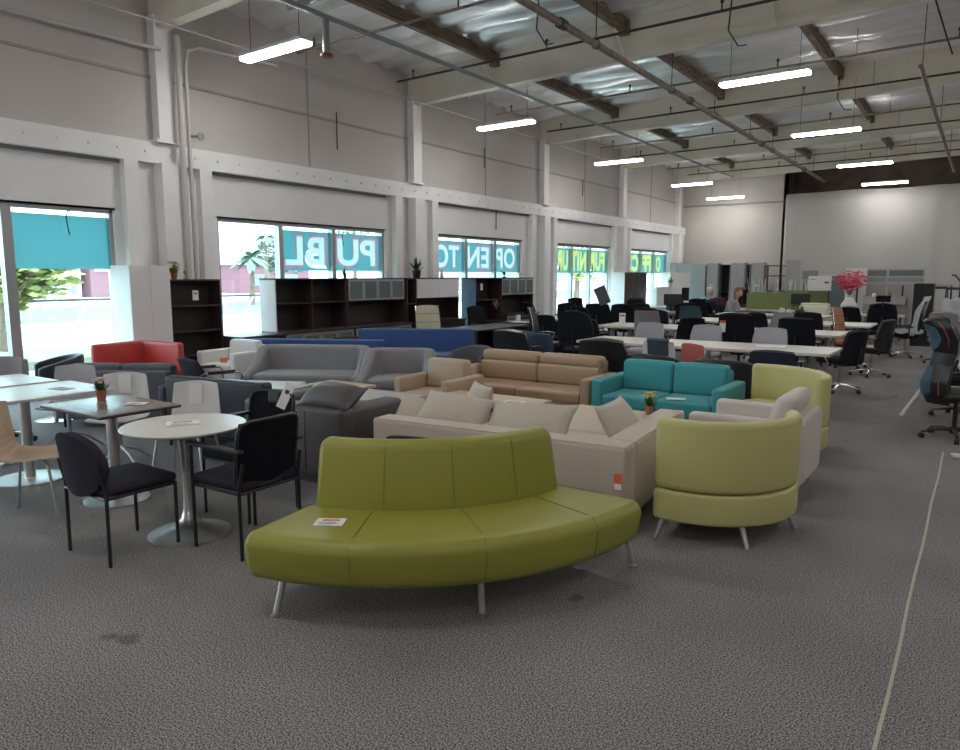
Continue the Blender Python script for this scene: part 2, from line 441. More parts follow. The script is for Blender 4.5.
# tapered glulam beams along X, purlins along Y
BEAMS = [.9, 6.7, 12.7, 18.45, 24.0, 29.3]
for y in BEAMS:
    b = MB(); x0, x1 = XL, XR
    pts = [(x0, 5.38), (x1, 5.38+.03*(x1-x0)), (x1, zdeck(x1)-.03), (x0, zdeck(x0)-.03)]
    b.add([(x, y-.1, z) for x, z in pts]+[(x, y+.1, z) for x, z in pts], [(0, 1, 2, 3), (7, 6, 5, 4), (0, 4, 5, 1), (1, 5, 6, 2), (2, 6, 7, 3), (3, 7, 4, 0)])
    struct('roof_beam', b, beam_paint)
px = [-8.3, -5.55, -2.95, -.38, 2.0, 4.7, 7.4, 10.1]
for x in px:
    for i in range(len(BEAMS)-1):
        y0, y1 = BEAMS[i]+.1, BEAMS[i+1]-.1; z = zdeck(x)-.1
        p = MB().bx(x-.06, x+.06, y0, y1, z-.22, z)
        p.bx(x-.09, x+.09, y0, y0+.12, z-.27, z-.02).bx(x-.09, x+.09, y1-.12, y1, z-.27, z-.02)
        struct('roof_purlin', p, wood_rough)
# triangular knee gussets painted like the beams
for y in BEAMS[1:]:
    for x in px[:5]:
        zb = 5.38+.03*(x-XL)
        g = MB().tube([(x, y-.11, zb+.02), (x, y-.6, zdeck(x)-.38)], .035, 4)
        struct('knee_brace', g, beam_paint)

# sheet curtain across the back
cu = MB(); nx = 160; vs = []; fs = []
for i in range(nx+1):
    x = -6.5+(XR+6.5)*i/nx; off = .035*math.sin(x*2.1)+.03*nz(x*1.7, 3)+(.02*math.sin(x*9) if x > -2.6 else 0)
    for z in [j*4.83/10 for j in range(11)]:
        vs += [(x, YB-.12+off*(1+.3*math.sin(z*1.3)), z+(.04*nz(x*.7, 8) if z > 4.7 else 0))]
for i in range(nx):
    for j in range(10): fs.append((i*11+j, (i+1)*11+j, (i+1)*11+j+1, i*11+j+1))
cu.add(vs, fs); o = cu.build('sheet_curtain', curtain)
sm = o.modifiers.new('t', 'SOLIDIFY'); sm.thickness = .01
tag(o, 'huge white sheeting curtain hung across the back of the showroom', 'curtain')

# windows
glassm = glass_mat('window_glass', (.84, .96, .98)); banner = cloth_mat('cyan_banner_vinyl', (.25, .45, .47), .8)
letw = cloth_mat('white_banner_print', (.60, .68, .70), .8); lety = cloth_mat('yellow_banner_print', (.66, .66, .36), .8); letr = cloth_mat('coral_banner_print', (.58, .36, .42), .8)
MULL = [[(4.36, 4.49)], [(8.93, 9.03), (10.25, 10.35)], [(14.75, 14.85), (16.06, 16.16)], [(20.45, 20.53), (21.73, 21.81)], [(26.1, 26.18), (27.4, 27.48)]]
def text_mesh(txt, size, off, ext):
    cu = bpy.data.curves.new('tmp', 'FONT'); cu.body = txt; cu.size = size; cu.offset = off; cu.extrude = ext; cu.align_x = 'CENTER'; cu.align_y = 'BOTTOM_BASELINE' if hasattr(cu, 'nope') else 'CENTER'
    cu.space_character = 1.08
    ob = bpy.data.objects.new('tmp', cu); C.objects.link(ob); bpy.context.view_layer.update()
    me = bpy.data.meshes.new_from_object(ob.evaluated_get(bpy.context.evaluated_depsgraph_get())); bpy.data.objects.remove(ob); bpy.data.curves.remove(cu)
    return me
def lettering(name, txt, m, w, h, off, ext, M, parent, label=None):
    """text scaled to w x h in its own plane, then set by M"""
    me = text_mesh(txt, 1, off, ext); xs = [v.co.x for v in me.vertices]; ysv = [v.co.y for v in me.vertices]
    cx, cy = (max(xs)+min(xs))/2, (max(ysv)+min(ysv))/2; sx, sy = w/(max(xs)-min(xs)), h/(max(ysv)-min(ysv))
    for v in me.vertices: v.co = M @ Vector(((v.co.x-cx)*sx, (v.co.y-cy)*sy, v.co.z))
    me.materials.clear(); me.materials.append(m)
    o = bpy.data.objects.new(name, me); C.objects.link(o)
    if parent: o.parent = parent
    if label: o['label'] = label
    return o
def weld(o):
    bm = bmesh.new(); bm.from_mesh(o.data); bmesh.ops.remove_doubles(bm, verts=bm.verts, dist=1e-5); bmesh.ops.recalc_face_normals(bm, faces=bm.faces); bm.to_mesh(o.data); bm.free()
def cut(o, c):
    """o minus c, baked into o's mesh; c is removed"""
    weld(o); weld(c)
    m = o.modifiers.new('b', 'BOOLEAN'); m.operation = 'DIFFERENCE'; m.solver = 'EXACT'; m.object = c; m.use_self = True
    bpy.context.view_layer.update()
    me = bpy.data.meshes.new_from_object(o.evaluated_get(bpy.context.evaluated_depsgraph_get()))
    o.modifiers.clear(); o.data = me; bpy.data.objects.remove(c)
TXT = [[None, ('', None)], [None, ('BL', letw), ('PU', letw)], [('TO', letw), ('EN', letw), ('OP', letw)], [('URE', lety), ('NIT', lety), ('FUR', lety)], [('CE', lety), ('FFI', lety), ('O', lety)]]
word = {'': 'plain cyan banner behind the left window, no letters', 'BL': 'cyan window banner with backward letters B and L outlined in red', 'PU': 'cyan window banner with backward letters P and U outlined in red',
 'TO': 'cyan window banner reading TO backward beside the potted plant', 'EN': 'cyan window banner with backward white letters E and N', 'OP': 'cyan window banner with backward white letters O and P',
 'URE': 'cyan window banner with backward yellow letters URE', 'NIT': 'cyan window banner with backward yellow letters NIT', 'FUR': 'cyan window banner with backward yellow letters FUR',
 'CE': 'farthest window banner pane with backward yellow letters CE', 'FFI': 'farthest window banner pane with backward yellow letters FFI', 'O': 'farthest window banner pane with backward yellow letter O'}
for wi, (a, b) in enumerate(WINS):
    w = MB(); f = .05
    w.bx(XL-.14, XL-.04, a, b, WT-f, WT).bx(XL-.14, XL-.04, a, b, WB, WB+f).bx(XL-.14, XL-.04, a, a+f, WB, WT).bx(XL-.14, XL-.04, b-f, b, WB, WT)
    root = struct('window_%d' % (wi+1), w, alu)
    edges = [a+f]
    for (m0, m1) in MULL[wi]:
        MB().bx(XL-.15, XL-.02, m0, m1, WB+f, WT-f).build('mullion', alu, root, smooth=False); edges += [m0, m1]
    edges.append(b-f)
    MB().bx(XL-.02, XL, a-.03, b+.03, WT, WT+.03).build('gasket', dark_fr, root, smooth=False)
    for i in range(0, len(edges), 2):
        y0, y1 = edges[i], edges[i+1]
        MB().bx(XL-.10, XL-.092, y0, y1, WB+f, WT-f).build('glass_pane', glassm, root, smooth=False)
        tx = TXT[wi][i//2] if i//2 < len(TXT[wi]) else None
        if tx:
            z0, z1 = 1.80, WT-f-.06; hw = (y1-y0+.04)/2
            M = Matrix(((0, 0, -1, XL-.12), (-1, 0, 0, (y0+y1)/2), (0, 1, 0, (z0+z1)/2), (0, 0, 0, 1)))   # reads from outside
            bn = MB().box((0, 0, 0), (2*hw, z1-z0, .004)).build('window_banner', banner, smooth=False)
            if tx[0]:
                wd = (y1-y0)*(.80 if len(tx[0]) > 1 else .3)
                I = Matrix.Identity(4)
                big = lettering('letter_outline', tx[0], letr if tx[1] is letw else tx[1], wd+.11, .64, .055, .02, I, None)
                cut(bn, big)
                big = lettering('letter_outline', tx[0], letr if tx[1] is letw else tx[1], wd+.11, .64, .055, .002, I, None)
                if tx[1] is letw:
                    sm_ = lettering('lettering', tx[0], tx[1], wd, .54, .03, .02, I, None); cut(big, sm_)
                    sm_ = lettering('lettering', tx[0], tx[1], wd, .54, .03, .002, I, None); sm_.data.transform(M); sm_.parent = bn
                else: big.name = 'lettering'
                big.data.transform(M); big.parent = bn
            bn.data.transform(M)
            tag(bn, word[tx[0]], 'banner', 'window banners')
    p = bpy.data.lights.new('portal', 'AREA'); p.shape = 'RECTANGLE'; p.size = b-a; p.size_y = WT-WB; p.cycles.is_portal = True
    po = bpy.data.objects.new('daylight_portal', p); C.objects.link(po); po.location = (XL-.3, (a+b)/2, (WT+WB)/2)
    po.rotation_euler = Matrix(((0, 0, -1), (1, 0, 0), (0, -1, 0))).to_euler()  # -Z axis points into the room
w = MB(); w.bx(XL-.14, XL-.04, -4.4, -.3, WT-.05, WT).bx(XL-.14, XL-.04, -4.4, -.3, WB, WB+.05); struct('window_6', w, alu)  # unseen opening, added for the daylight it lets in
# cord hanging from the window heads
for (y, z, l) in ((5.2, 2.62, .35), (10.52, 2.6, .3)):
    o = MB().tube([(XL+.02, y+.03, z), (XL+.03, y-.02, z-l*.12), (XL+.03, y-.035, z-l*.3), (XL+.02, y-.02, z-l*.6), (XL+.02, y, z-l)], .008, 6).build('blind_cord', blackp)
    tag(o, 'short black cord dangling from the head of the %s window' % ('leftmost' if y < 6 else 'backward PU'), 'cord')

# ---- pipes, conduits and hangers
def pipe(name, pts, r, m, label, cat='pipe', group=None, n=10):
    o = MB().tube(pts, r, n).build(name, m); return tag(o, label, cat, group)
mp = pipe('sprinkler_main', [(-5.15, 2, 5.22), (-5.15, 30.2, 5.22)], .055, gutter, 'thick rusty brown sprinkler main running the length of the ceiling')
for y in (4.5, 7.9, 10.6, 13.9, 16.6, 19.6, 22, 25, 28):
    MB().tube([(-5.15, y, 5.22), (-5.15, y, 5.9)], .008, 6).tube([(-5.15+.07*math.cos(a*PI/6), y, 5.22+.07*math.sin(a*PI/6)) for a in range(13)], .008, 5).build('pipe_hanger', blackm, mp)
for y in (9.5, 15.0, 20.8, 26.4):
    MB().lathe([(.075, -.08), (.075, .08)], n=12, M=Matrix.Translation((-5.15, y, 5.22)) @ Matrix.Rotation(PI/2, 4, 'X')).build('pipe_coupling', blackm, mp)
pipe('conduit_run', [(-7.63, 1.5, 5.2), (-7.63, 27, 5.2)], .035, galv, 'long grey strut conduit hung under the beams from front to back')
pipe('wall_conduit', [(-9.9, 1, 5.28), (-9.9, 29, 5.28)], .015, conduit, 'thin pale conduit running along the upper left wall')
li = ['first', 'second', 'third', 'fourth', 'fifth', 'sixth', 'seventh', 'eighth', 'ninth']
brs = [(8.6, 5.35), (11.1, 5.42), (14.6, 5.42), (17.0, 5.42), (20.2, 5.46), (22.3, 5.46), (25.8, 5.5), (28.0, 5.55)]
for i, (y, z) in enumerate(brs):
    o = pipe('branch_pipe', [(-9.6, y, z), (9.0, y, z+.25)], .021, gutter if i % 2 == 0 else black_iron, 'thin sprinkler branch pipe crossing the ceiling, %s counted from the camera' % li[i], 'pipe', 'sprinkler branch pipes')
    for x in (-9.2, -6.3, -3.4, -.6, 2.2):
        zz = z+.25*(x+9.6)/18.6
        MB().tube([(x, y, zz), (x, y, zz+.12)], .012, 6).lathe([(.03, .12), (.03, .135), (.008, .17)], (x, y, zz), 8).build('sprinkler_head', blackm, o)
    MB().tube([(-2.1, y, z+.1), (-2.1, y, z+.55)], .006, 5).build('pipe_hanger', blackm, o)
# wall riser beside the near column
o = pipe('wall_riser', [(XL+.3, 6.98, 0.1), (XL+.3, 6.98, 3.2), (XL+.3, 6.98, 4.9), (XL+.3, 7.02, 5.12), (XL+.34, 7.2, 5.2), (XL+.6, 8.5, 5.2)], .03, conduit, 'painted riser pipe beside the near pilaster', 'pipe')
MB().tube([(XL+.3, 6.98, 3.85), (XL+.42, 7.1, 3.85)], .02, 6).lathe([(.06, 0), (.06, .02)], n=12, M=Matrix.Translation((XL+.42, 7.1, 3.85)) @ Matrix.Rotation(PI/2, 4, 'Y')).build('valve', galv, o)
o = pipe('wall_riser', [(XL+.29, 6.86, 0.1), (XL+.29, 6.86, 5.3)], .045, conduit, 'thicker painted downpipe on the near pilaster', 'pipe')
pipe('wall_pipe', [(XL+.25, -2, 4.95), (XL+.25, 6.6, 5.05)], .03, conduit, 'painted pipe crossing the upper wall toward the near pilaster')
# vertical drops of cable down the wall
for (y, z0, z1, lab) in ((10.4, 4.15, 4.85, 'above the backward PU window'), (16.05, 2.9, 3.4, 'above the backward OP banner'), (15.5, 4.4, 4.9, 'on the wall between the second and third pilasters'), (21, 4.2, 4.7, 'on the wall above the yellow lettered window')):
    pipe('wall_cable', [(XL+.04, y, z0), (XL+.04, y, z1)], .012, black_iron, 'short dark cable drop %s' % lab, 'cable', n=6)
# red capped sprinkler drop near the first lamp
o = pipe('sprinkler_drop', [(-7.62, 7.35, 5.15), (-7.62, 7.35, 4.72)], .05, galv, 'green grey vertical drop pipe with a red rimmed foot behind the nearest lamp', 'pipe')
MB().lathe([(.05, 0), (.085, .01), (.085, .05), (.05, .06)], (-7.62, 7.35, 4.66), 14).build('red_foot', mat('dull_red', (.25, .05, .04), .5), o)
o = pipe('rigid_strut', [(-7.95, 7.0, 5.28), (-5.2, 7.0, 5.30)], .04, galv, 'short grey green strut bridging the ceiling above the nearest lamp', 'pipe')
# hanging bar at the upper right
o = pipe('hanging_rail', [(-1.12, 14.7, 5.2), (-1.08, 20.8, 5.15), (-1.02, 29.0, 5.1)], .04, gutter, 'dark and pale hanging rail slung below the ceiling on the right', 'rail')
for y in (14.75, 21, 27): MB().tube([(-1.1, y, 5.2), (-1.1, y, 6.2)], .007, 5).build('hanging_wire', blackm, o)
pipe('service_cable', [(-.95, 13.0, 6.34), (-.9, 13.05, 5.8), (-.7, 13.2, 5.2), (-.62, 13.4, 5.0)], .012, black_iron, 'black cable looping down at the upper right corner', 'cable', n=6)
for (x, y, lab) in ((-6.1, 10.5, 'left of the thick brown main'), (-3.6, 12.3, 'beneath the second beam'), (-2.9, 18.2, 'beneath the third beam')):
    o = MB().tube([(x, y, zdeck(x)-.1), (x-.05, y, 5.6), (x+.1, y+.05, 5.35), (x+.25, y, 5.33)], .012, 6).build('cable_loop', blackm); tag(o, 'dark cable looping from the ceiling %s' % lab, 'cable')

# ---- strip lamps
lampm = mat('lamp_diffuser', (.9, .9, .9), .5, emit=(1, .985, .96), es=17)
def strip_lamp():
    t = empty('strip_lamp')
    MB().rbox((0, 0, .05), (1.42, .24, .05), .015).build('housing', whitep, t)
    MB().rbox((0, 0, 0), (1.42, .19, .045), .02).build('diffuser', lampm, t)
    for x in (-.55, .55): MB().tube([(x, 0, .07), (x, 0, 1.1)], .005, 5).build('hanging_wire', blackm, t)
    return t
far = {(-8.65, 7.32): 'nearest glowing strip lamp, upper left above the near pilaster', (-8.68, 13.55): 'glowing strip lamp between the nearest one and the yellow lettered window, over the left wall',
 (-8.75, 19.6): 'glowing strip lamp hanging third along the left wall', (-8.7, 25.8): 'glowing strip lamp hanging fourth along the left wall', (-8.5, 29.2): 'small strip lamp in front of the plain back wall',
 (-3.2, 12.85): 'nearest strip lamp of the right row', (-3.15, 18.3): 'second strip lamp of the right row', (-3.05, 24.05): 'third strip lamp of the right row', (-3.05, 29.3): 'farthest strip lamp of the right row, just above the curtain'}
for (x, y), lab in far.items():
    z = 4.9 if (x, y) != (-8.5, 29.2) else 4.72
    place(strip_lamp, {}, (x, y, z), -2, lab, 'ceiling lamp', 'strip lamps')
for x in (-8.65, -3.2, 2.4, 8.2):
    for y in (-4.5, 1.2, 7.1, 13, 18.4, 24.2, 29):
        if x < -2 and y > 1.3 and not (x > -4 and y == 7.1): continue
        place(strip_lamp, {}, (x, y, 4.9), -2, 'glowing strip lamp outside the photo, over the rest of the showroom', 'ceiling lamp', 'strip lamps beyond the frame')

# ================================================================== OUTSIDE
asph = mat('asphalt', (.13, .15, .18), .9, var=.1, vscale=.5); conc = mat('concrete', (.55, .54, .52), .85, var=.05, vscale=1)
struct('ground', MB().bx(-160, XL-.26, -80, 140, -.3, -.12), conc)
struct('road', MB().bx(-44, -30, -80, 140, -.12, -.10), asph)
o = MB().bx(-17.5, -15, -30, 60, -.12, .05).build('verge_grass', mat('verge_grass', (.20, .24, .18), .9, var=.3, vscale=4, bump=.5, bscale=30)); tag(o, 'strip of low green planting outside the windows', 'grass', kind='stuff')
def rail_fence(x, y0, y1, lab):
    t = empty('rail_fence', (x, 0, 0)); n = int((y1-y0)/3)
    MB().tube([(0, y0, 1.0), (0, y1, 1.0)], .04, 6).build('rail', blackm, t)
    for i in range(n): 
        y = y0+1.5+i*3
        MB().tube([(0, y-.7, .98), (0, y-.1, -.1)], .035, 6).tube([(0, y+.7, .98), (0, y+.1, -.1)], .035, 6).build('brace', alu, t)
    tag(t, lab, 'fence')
rail_fence(-22, -12, 34, 'grey rail fence on V shaped braces outside the left window')
def low_building(x, y0, y1, h, m, lab, wins, dm):
    t = empty('building', (x, (y0+y1)/2, -.12)); w = y1-y0
    MB().bx(-8, 0, -w/2, w/2, 0, h).build('wall', m, t, smooth=False)
    MB().bx(-8.2, .25, -w/2-.2, w/2+.2, h, h+.35).build('roof', cabwhite, t, smooth=False)
    for (a, b, z0, z1) in wins: MB().bx(0, .06, a, b, z0, z1).build('window', dm, t, smooth=False)
    tag(t, lab, 'building'); return t
wd1 = mat('far_window', (.16, .22, .28), .3); redb = mat('brick_red_paint', (.20, .085, .11), .8); pinkb = mat('dusty_pink_paint', (.30, .22, .24), .8)
low_building(-62, 18, 27.6, 3.4, pinkb, 'dusty pink low building across the street, left one', [(-5, -1, .8, 2.6), (1, 4, .5, 2.6)], wd1)
low_building(-62, 28.4, 31.1, 3.6, cabwhite, 'pale low building across the street with tall dark doors', [(-1.2, -.6, .3, 2.5), (.5, .9, .3, 2.6)], wd1)
b = low_building(-62, 31.9, 36.5, 3.2, redb, 'brick red low building across the street with a white sign', [(-1.9, -.6, 2.2, 2.75)], paper)
low_building(-64, 48.5, 58, 3.0, redb, 'red low building seen through the second window', [(-3, -1, .8, 2.0), (1, 3, .8, 2.0)], wd1)
low_building(-66, 92, 130, 4.4, pinkb, 'long pink grey low building far along the street', [(-12, -6, .8, 2.8), (4, 12, .8, 2.8)], wd1)
def leaf_ball(mb, c, r, n, s, sq=1.):
    for _ in range(n):
        d = Vector((random.gauss(0, 1), random.gauss(0, 1), random.gauss(0, 1))).normalized()*r*random.uniform(.45, 1)**.6; d.z *= sq
        p = Vector(c)+d; M = Matrix.Translation(p) @ Matrix.Rotation(random.uniform(0, 6.3), 4, 'Z') @ Matrix.Rotation(random.uniform(-1.2, 1.2), 4, 'X')
        mb.add([(-s*.5, 0, 0), (0, -s*.28, .02*s), (s*.6, 0, -.05*s), (0, s*.28, .02*s), (0, 0, .05*s)], [(0, 1, 4), (1, 2, 4), (2, 3, 4), (3, 0, 4)], M)
def tree(x, y, h, r, m, lab, clusters=7):
    t = empty('street_tree', (x, y, -.12))
    MB().tube([(0, 0, 0), (.1, .05, h*.35), (0, .1, h*.62)], [.22, .16, .08], 8).tube([(.1, .05, h*.35), (.6, .5, h*.6)], [.1, .05], 6).tube([(.1, .05, h*.35), (-.5, -.6, h*.62)], [.1, .05], 6).build('trunk', wood_rough, t)
    f = MB()
    for _ in range(clusters):
        leaf_ball(f, (random.uniform(-r, r)*.6, random.uniform(-r, r)*.7, h*.7+random.uniform(-.5, .5)*r), r*.6, 260, .32)
    f.build('foliage', m, t, smooth=False); tag(t, lab, 'tree')
brightleaf = mat('yellow_green_leaf', (.34, .38, .14), .6, var=.3, vscale=5); farleaf = mat('far_leaf', (.16, .22, .17), .7, var=.3, vscale=3)  # yellow green is the leaves' own colour
tree(-19.5, 7.9, 3.3, 1.3, brightleaf, 'yellow green street tree outside the leftmost window')
tree(-46, 38.6, 5.2, 1.9, farleaf, 'bushy tree across the street behind the red building sign')
tree(-46, 47, 10, 2.8, farleaf, 'tall loose tree seen at the right of the empty second window pane')
tree(-24, 47, 5, 2.0, brightleaf, 'light green tree outside the yellow lettered window')
def palm(x, y, h, lab):
    t = empty('palm_tree', (x, y, -.12)); MB().tube([(0, 0, 0), (.15, 0, h*.5), (0, .1, h)], [.2, .15, .13], 8).build('trunk', wood_rough, t)
    f = MB()
    for i in range(22):
        a = i*2.4; el = random.uniform(-.3, 1.1); L = random.uniform(1.1, 1.6); d = Vector((math.cos(a)*math.cos(el), math.sin(a)*math.cos(el), math.sin(el)))
        p = [Vector((0, .1, h))+d*L*q+Vector((0, 0, -.75*q*q)) for q in (0, .35, .7, 1)]; s = Vector((-math.sin(a), math.cos(a), 0))*.22
        vs = []
        for q, w in zip(p, (.3, 1, .8, .05)): vs += [tuple(q-s*w+Vector((0, 0, -.1*w))), tuple(q+Vector((0, 0, .04))), tuple(q+s*w+Vector((0, 0, -.1*w)))]
        f.add(vs, [(k*3+j, k*3+j+1, k*3+j+4, k*3+j+3) for k in range(3) for j in (0, 1)])
    f.build('fronds', farleaf, t, smooth=False); tag(t, lab, 'palm')
palm(-38, 29.6, 3.0, 'short palm tree seen low in the empty second window pane'); palm(-44, 35.6, 4.6, 'taller palm tree seen in the empty second window pane')
def car(x, y, rz, m, lab):
    t = empty('parked_car', (x, y, -.1), R(rz))
    MB().rbox((0, 0, .62), (1.75, 4.4, .62), .18).build('body', m, t)
    MB().rbox((0, .15, 1.1), (1.5, 2.3, .6), .25, fn=lambda q: (q.x*(1-.25*(q.z+.3)), q.y*(1-.35*(q.z+.3)), q.z)).build('cabin', wd1, t)
    for sx in (-.8, .8):
        for sy in (-1.35, 1.35): MB().lathe([(.2, -.1), (.33, -.1), (.33, .1), (.2, .1)], n=18, M=Matrix.Translation((sx, sy, .33)) @ Matrix.Rotation(PI/2, 4, 'Y')).build('wheel', blackp, t)
    tag(t, lab, 'car')
car(-25.5, 8.6, 0, mat('silver_car_paint', (.35, .40, .44), .3, metal=.4), 'silver car parked outside behind the left window frame')
car(-50, 50, 0, mat('white_car_paint', (.7, .7, .72), .3), 'white car across the street in the second window')

# ================================================================== FURNITURE KINDS
def leg_tube(t, p0, p1, r0, r1, m, name='leg', n=10):
    return MB().tube([p0, p1], [r0, r1], n).build(name, m, t)

def curved_bench():
    """curved banquette; origin under the centre of its arc"""
    t = empty('curved_bench')
    seat = rr(1.04, 1.725, .185, .445, .07, 5)
    # bulge the front a little
    seat = [(a-(.05*(1-((b-.34)/.12)**2) if False else 0)+(-.035*max(0, (.33-b)/.13) if a > 1.4 else 0), b) for a, b in seat]
    def ring_path(a0, a1, n): return arc(0, 0, 1, a0, a1, n)
    path = arc(0, 0, 1.0, -81, -1.4, 40)
    prof = [(a-1.0, b) for a, b in seat]
    MB().sweep(prof, path, cap=.05, k=5).build('seat', green, t, ang=60)
    # stitched seams over the seat, thin piping
    for a in (-61, -39, -17):
        pts = [(r_*math.cos(R(a)), r_*math.sin(R(a)), z) for r_, z in ((1.2, .4465), (1.4, .4475), (1.64, .4465), (1.69, .436), (1.716, .41), (1.725, .37), (1.715, .29), (1.70, .23))]
        MB().tube(pts, .0022, 5).build('seam', mat('seam_thread', (.16, .19, .02), .6), t)
    def bp(tt):
        # backrest leans outward (towards the inside of the arc) as it rises
        base = rr(0, .12, .40, .81, .055, 4)
        return [(.115+a-.20*(b-.40), b) for a, b in base]
    MB().sweep(bp, arc(0, 0, 1.0, -78, -5.5, 36), cap=.045, k=5).build('backrest', green, t, ang=60)
    for a in (-58.5, -40.5, -22.5):
        pts = [((1.0+.115+.122-.20*(z-.40)-(.03 if z > .80 else 0))*math.cos(R(a)), (1.0+.115+.122-.20*(z-.40)-(.03 if z > .80 else 0))*math.sin(R(a)), z) for z in (.45, .55, .65, .75, .77, .802)]
        MB().tube(pts, .0022, 5).build('seam', mat('seam_thread', (0, 0, 0)), t)
    for a, r_, sp in ((-76, 1.55, .09), (-38.5, 1.57, .03), (1, 1.58, .05), (-74, 1.15, -.04), (-38, 1.12, -.03), (-3, 1.15, -.04)):
        c, s_ = math.cos(R(a)), math.sin(R(a))
        l = MB().tube([(r_*c, r_*s_, .205), ((r_+sp)*c, (r_+sp)*s_, .012)], [.019, .016], 12).build('leg', alumpaint, t)
        MB().lathe([(.026, 0), (.026, .008), (.015, .014)], ((r_+sp)*c, (r_+sp)*s_, 0), 16).build('foot', satin, l)
        MB().box(((r_-.03)*c, (r_-.03)*s_, .203), (.08, .08, .008)).build('mounting_plate', blackm, l)
    return t

def barrel_chair(pth=None, m=None, h=.80, seam=.335, legs=(), seatpoly=None, th=.09, legm=None):
    """wraparound lounge chair: pth is the outer wall line"""
    t = empty('barrel_chair')
    def up(tt): return [(a-.012*(1-abs(b-.57)/.23), b) for a, b in rr(-th, 0, seam+.006, h, .04, 4)]
    def side(prof): return prof
    MB().sweep(rr(-th, .006, seam+.006, h, .04, 4), pth, cap=.04, k=4).build('backrest', m, t, ang=60)
    MB().sweep(rr(-th-.02, .008, .135, seam, .022, 3), pth, cap=.03, k=3).build('base_band', m, t, ang=60)
    n = len(seatpoly)
    poly = seatpoly
    MB().prism(poly, .15, .30).build('base', m, t)
    cx, cy = sum(p[0] for p in poly)/n, sum(p[1] for p in poly)/n
    def sc(q, z): return [(cx+(x-cx)*q, cy+(y-cy)*q, z) for x, y in poly]
    rings = [sc(.97, .305), sc(1.0, .33), sc(1.0, .40), sc(.985, .43), sc(.94, .445), sc(.5, .455)]
    vs = [p for r_ in rings for p in r_]; fs = [(i*n+j, i*n+(j+1) % n, (i+1)*n+(j+1) % n, (i+1)*n+j) for i in range(len(rings)-1) for j in range(n)]
    fs += [tuple(range(n-1, -1, -1)), tuple((len(rings)-1)*n+j for j in range(n))]
    MB().add(vs, fs).build('seat', m, t, ang=60)
    for (x, y, dx, dy) in legs:
        MB().tube([(x, y, .14), (x+dx, y+dy, 0)], [.02, .012], 10).build('leg', alumpaint, t)
    return t

def box_sofa(w=1.8, d=.8, m=None, arm=.10, ah=.55, bh=.72, sh=.42, n=2, base=.15, legm=None, head=False, bt=.16, legs=True, lr=.018, backpuff=.02, back_cush=True, armr=.03, name='sofa', seat_from=.0):
    """front faces -y"""
    t = empty(name)
    iw = w-2*arm
    MB().rbox((0, 0, (base+sh-.12)/2), (w-.01, d-.02, sh-.12-base), .015).build('base', m, t)
    for s_ in (-1, 1):
        if arm: MB().rbox((s_*(w/2-arm/2), 0, (ah+base)/2), (arm, d, ah-base), armr).build('armrest', m, t)
    MB().rbox((0, d/2-bt/2+.005, (base+bh-.05)/2), (iw if arm else w, bt, bh-.05-base), .035).build('back_frame', m, t)
    for i in range(n):
        x = -iw/2+iw/n*(i+.5)
        MB().rbox((x, -bt/2-.004, sh-.06), (iw/n-.008, d-bt-.01, .13), .03, puff=(0, 0, .012)).build('seat_cushion', m, t)
        if head:
            MB().rbox((x, d/2-bt-.045, (sh+bh-.14)/2+.01), (iw/n-.006, .12, bh-.14-sh+.01), .035, puff=(0, .015, 0), M=None).build('back_cushion', m, t)
            MB().rbox((x, d/2-bt+.03, bh-.07), (iw/n-.004, .19, .15), .055, puff=(0, .01, .004)).build('head_cushion', m, t)
        elif back_cush:
            MB().rbox((x, d/2-bt-.035, (sh+bh)/2+.01), (iw/n-.008, .15, bh-sh+.01), .04, puff=(0, backpuff, .008), fn=lambda q: (q.x, q.y+.10*(q.z), q.z)).build('back_cushion', m, t)
    if legs:
        for sx in (-1, 1):
            for sy in (-1, 1): leg_tube(t, (sx*(w/2-.07), sy*(d/2-.07), base+.01), (sx*(w/2-.07), sy*(d/2-.07), 0), lr, lr*.85, legm or alumpaint)
    return t

def cushion(w=.5, h=.42, th=.15, m=None):
    """throw pillow standing in its own xz plane, corners drawn out"""
    mb = MB()
    def fn(u, v): return (u*w/2, 0, v*h/2)
    vs = []; fs = []; N = 14
    for sg in (1, -1):
        for i in range(N+1):
            for j in range(N+1):
                u = -1+2*i/N; v = -1+2*j/N
                b = (max(0, 1-u*u)**.55)*(max(0, 1-v*v)**.55)
                pin = 1-.07*(1-v*v)*abs(u)**6; pinv = 1-.07*(1-u*u)*abs(v)**6
                vs.append((u*w/2*pin, sg*(b*th/2+.004), v*h/2*pinv))
    K = (N+1)**2; m_ = N+1
    for i in range(N):
        for j in range(N):
            a, b, c2, d = i*m_+j, (i+1)*m_+j, (i+1)*m_+j+1, i*m_+j+1
            fs.append((a, b, c2, d)); fs.append((K+d, K+c2, K+b, K+a))
    edge = [(i, 0) for i in range(N)]+[(N, j) for j in range(N)]+[(i, N) for i in range(N, 0, -1)]+[(0, j) for j in range(N, 0, -1)]
    for q in range(len(edge)):
        a = edge[q]; b = edge[(q+1) % len(edge)]; ia = a[0]*m_+a[1]; ib = b[0]*m_+b[1]; fs.append((ib, ia, K+ia, K+ib))
    mb.add(vs, fs); return mb.build('throw_pillow', m, ang=70)

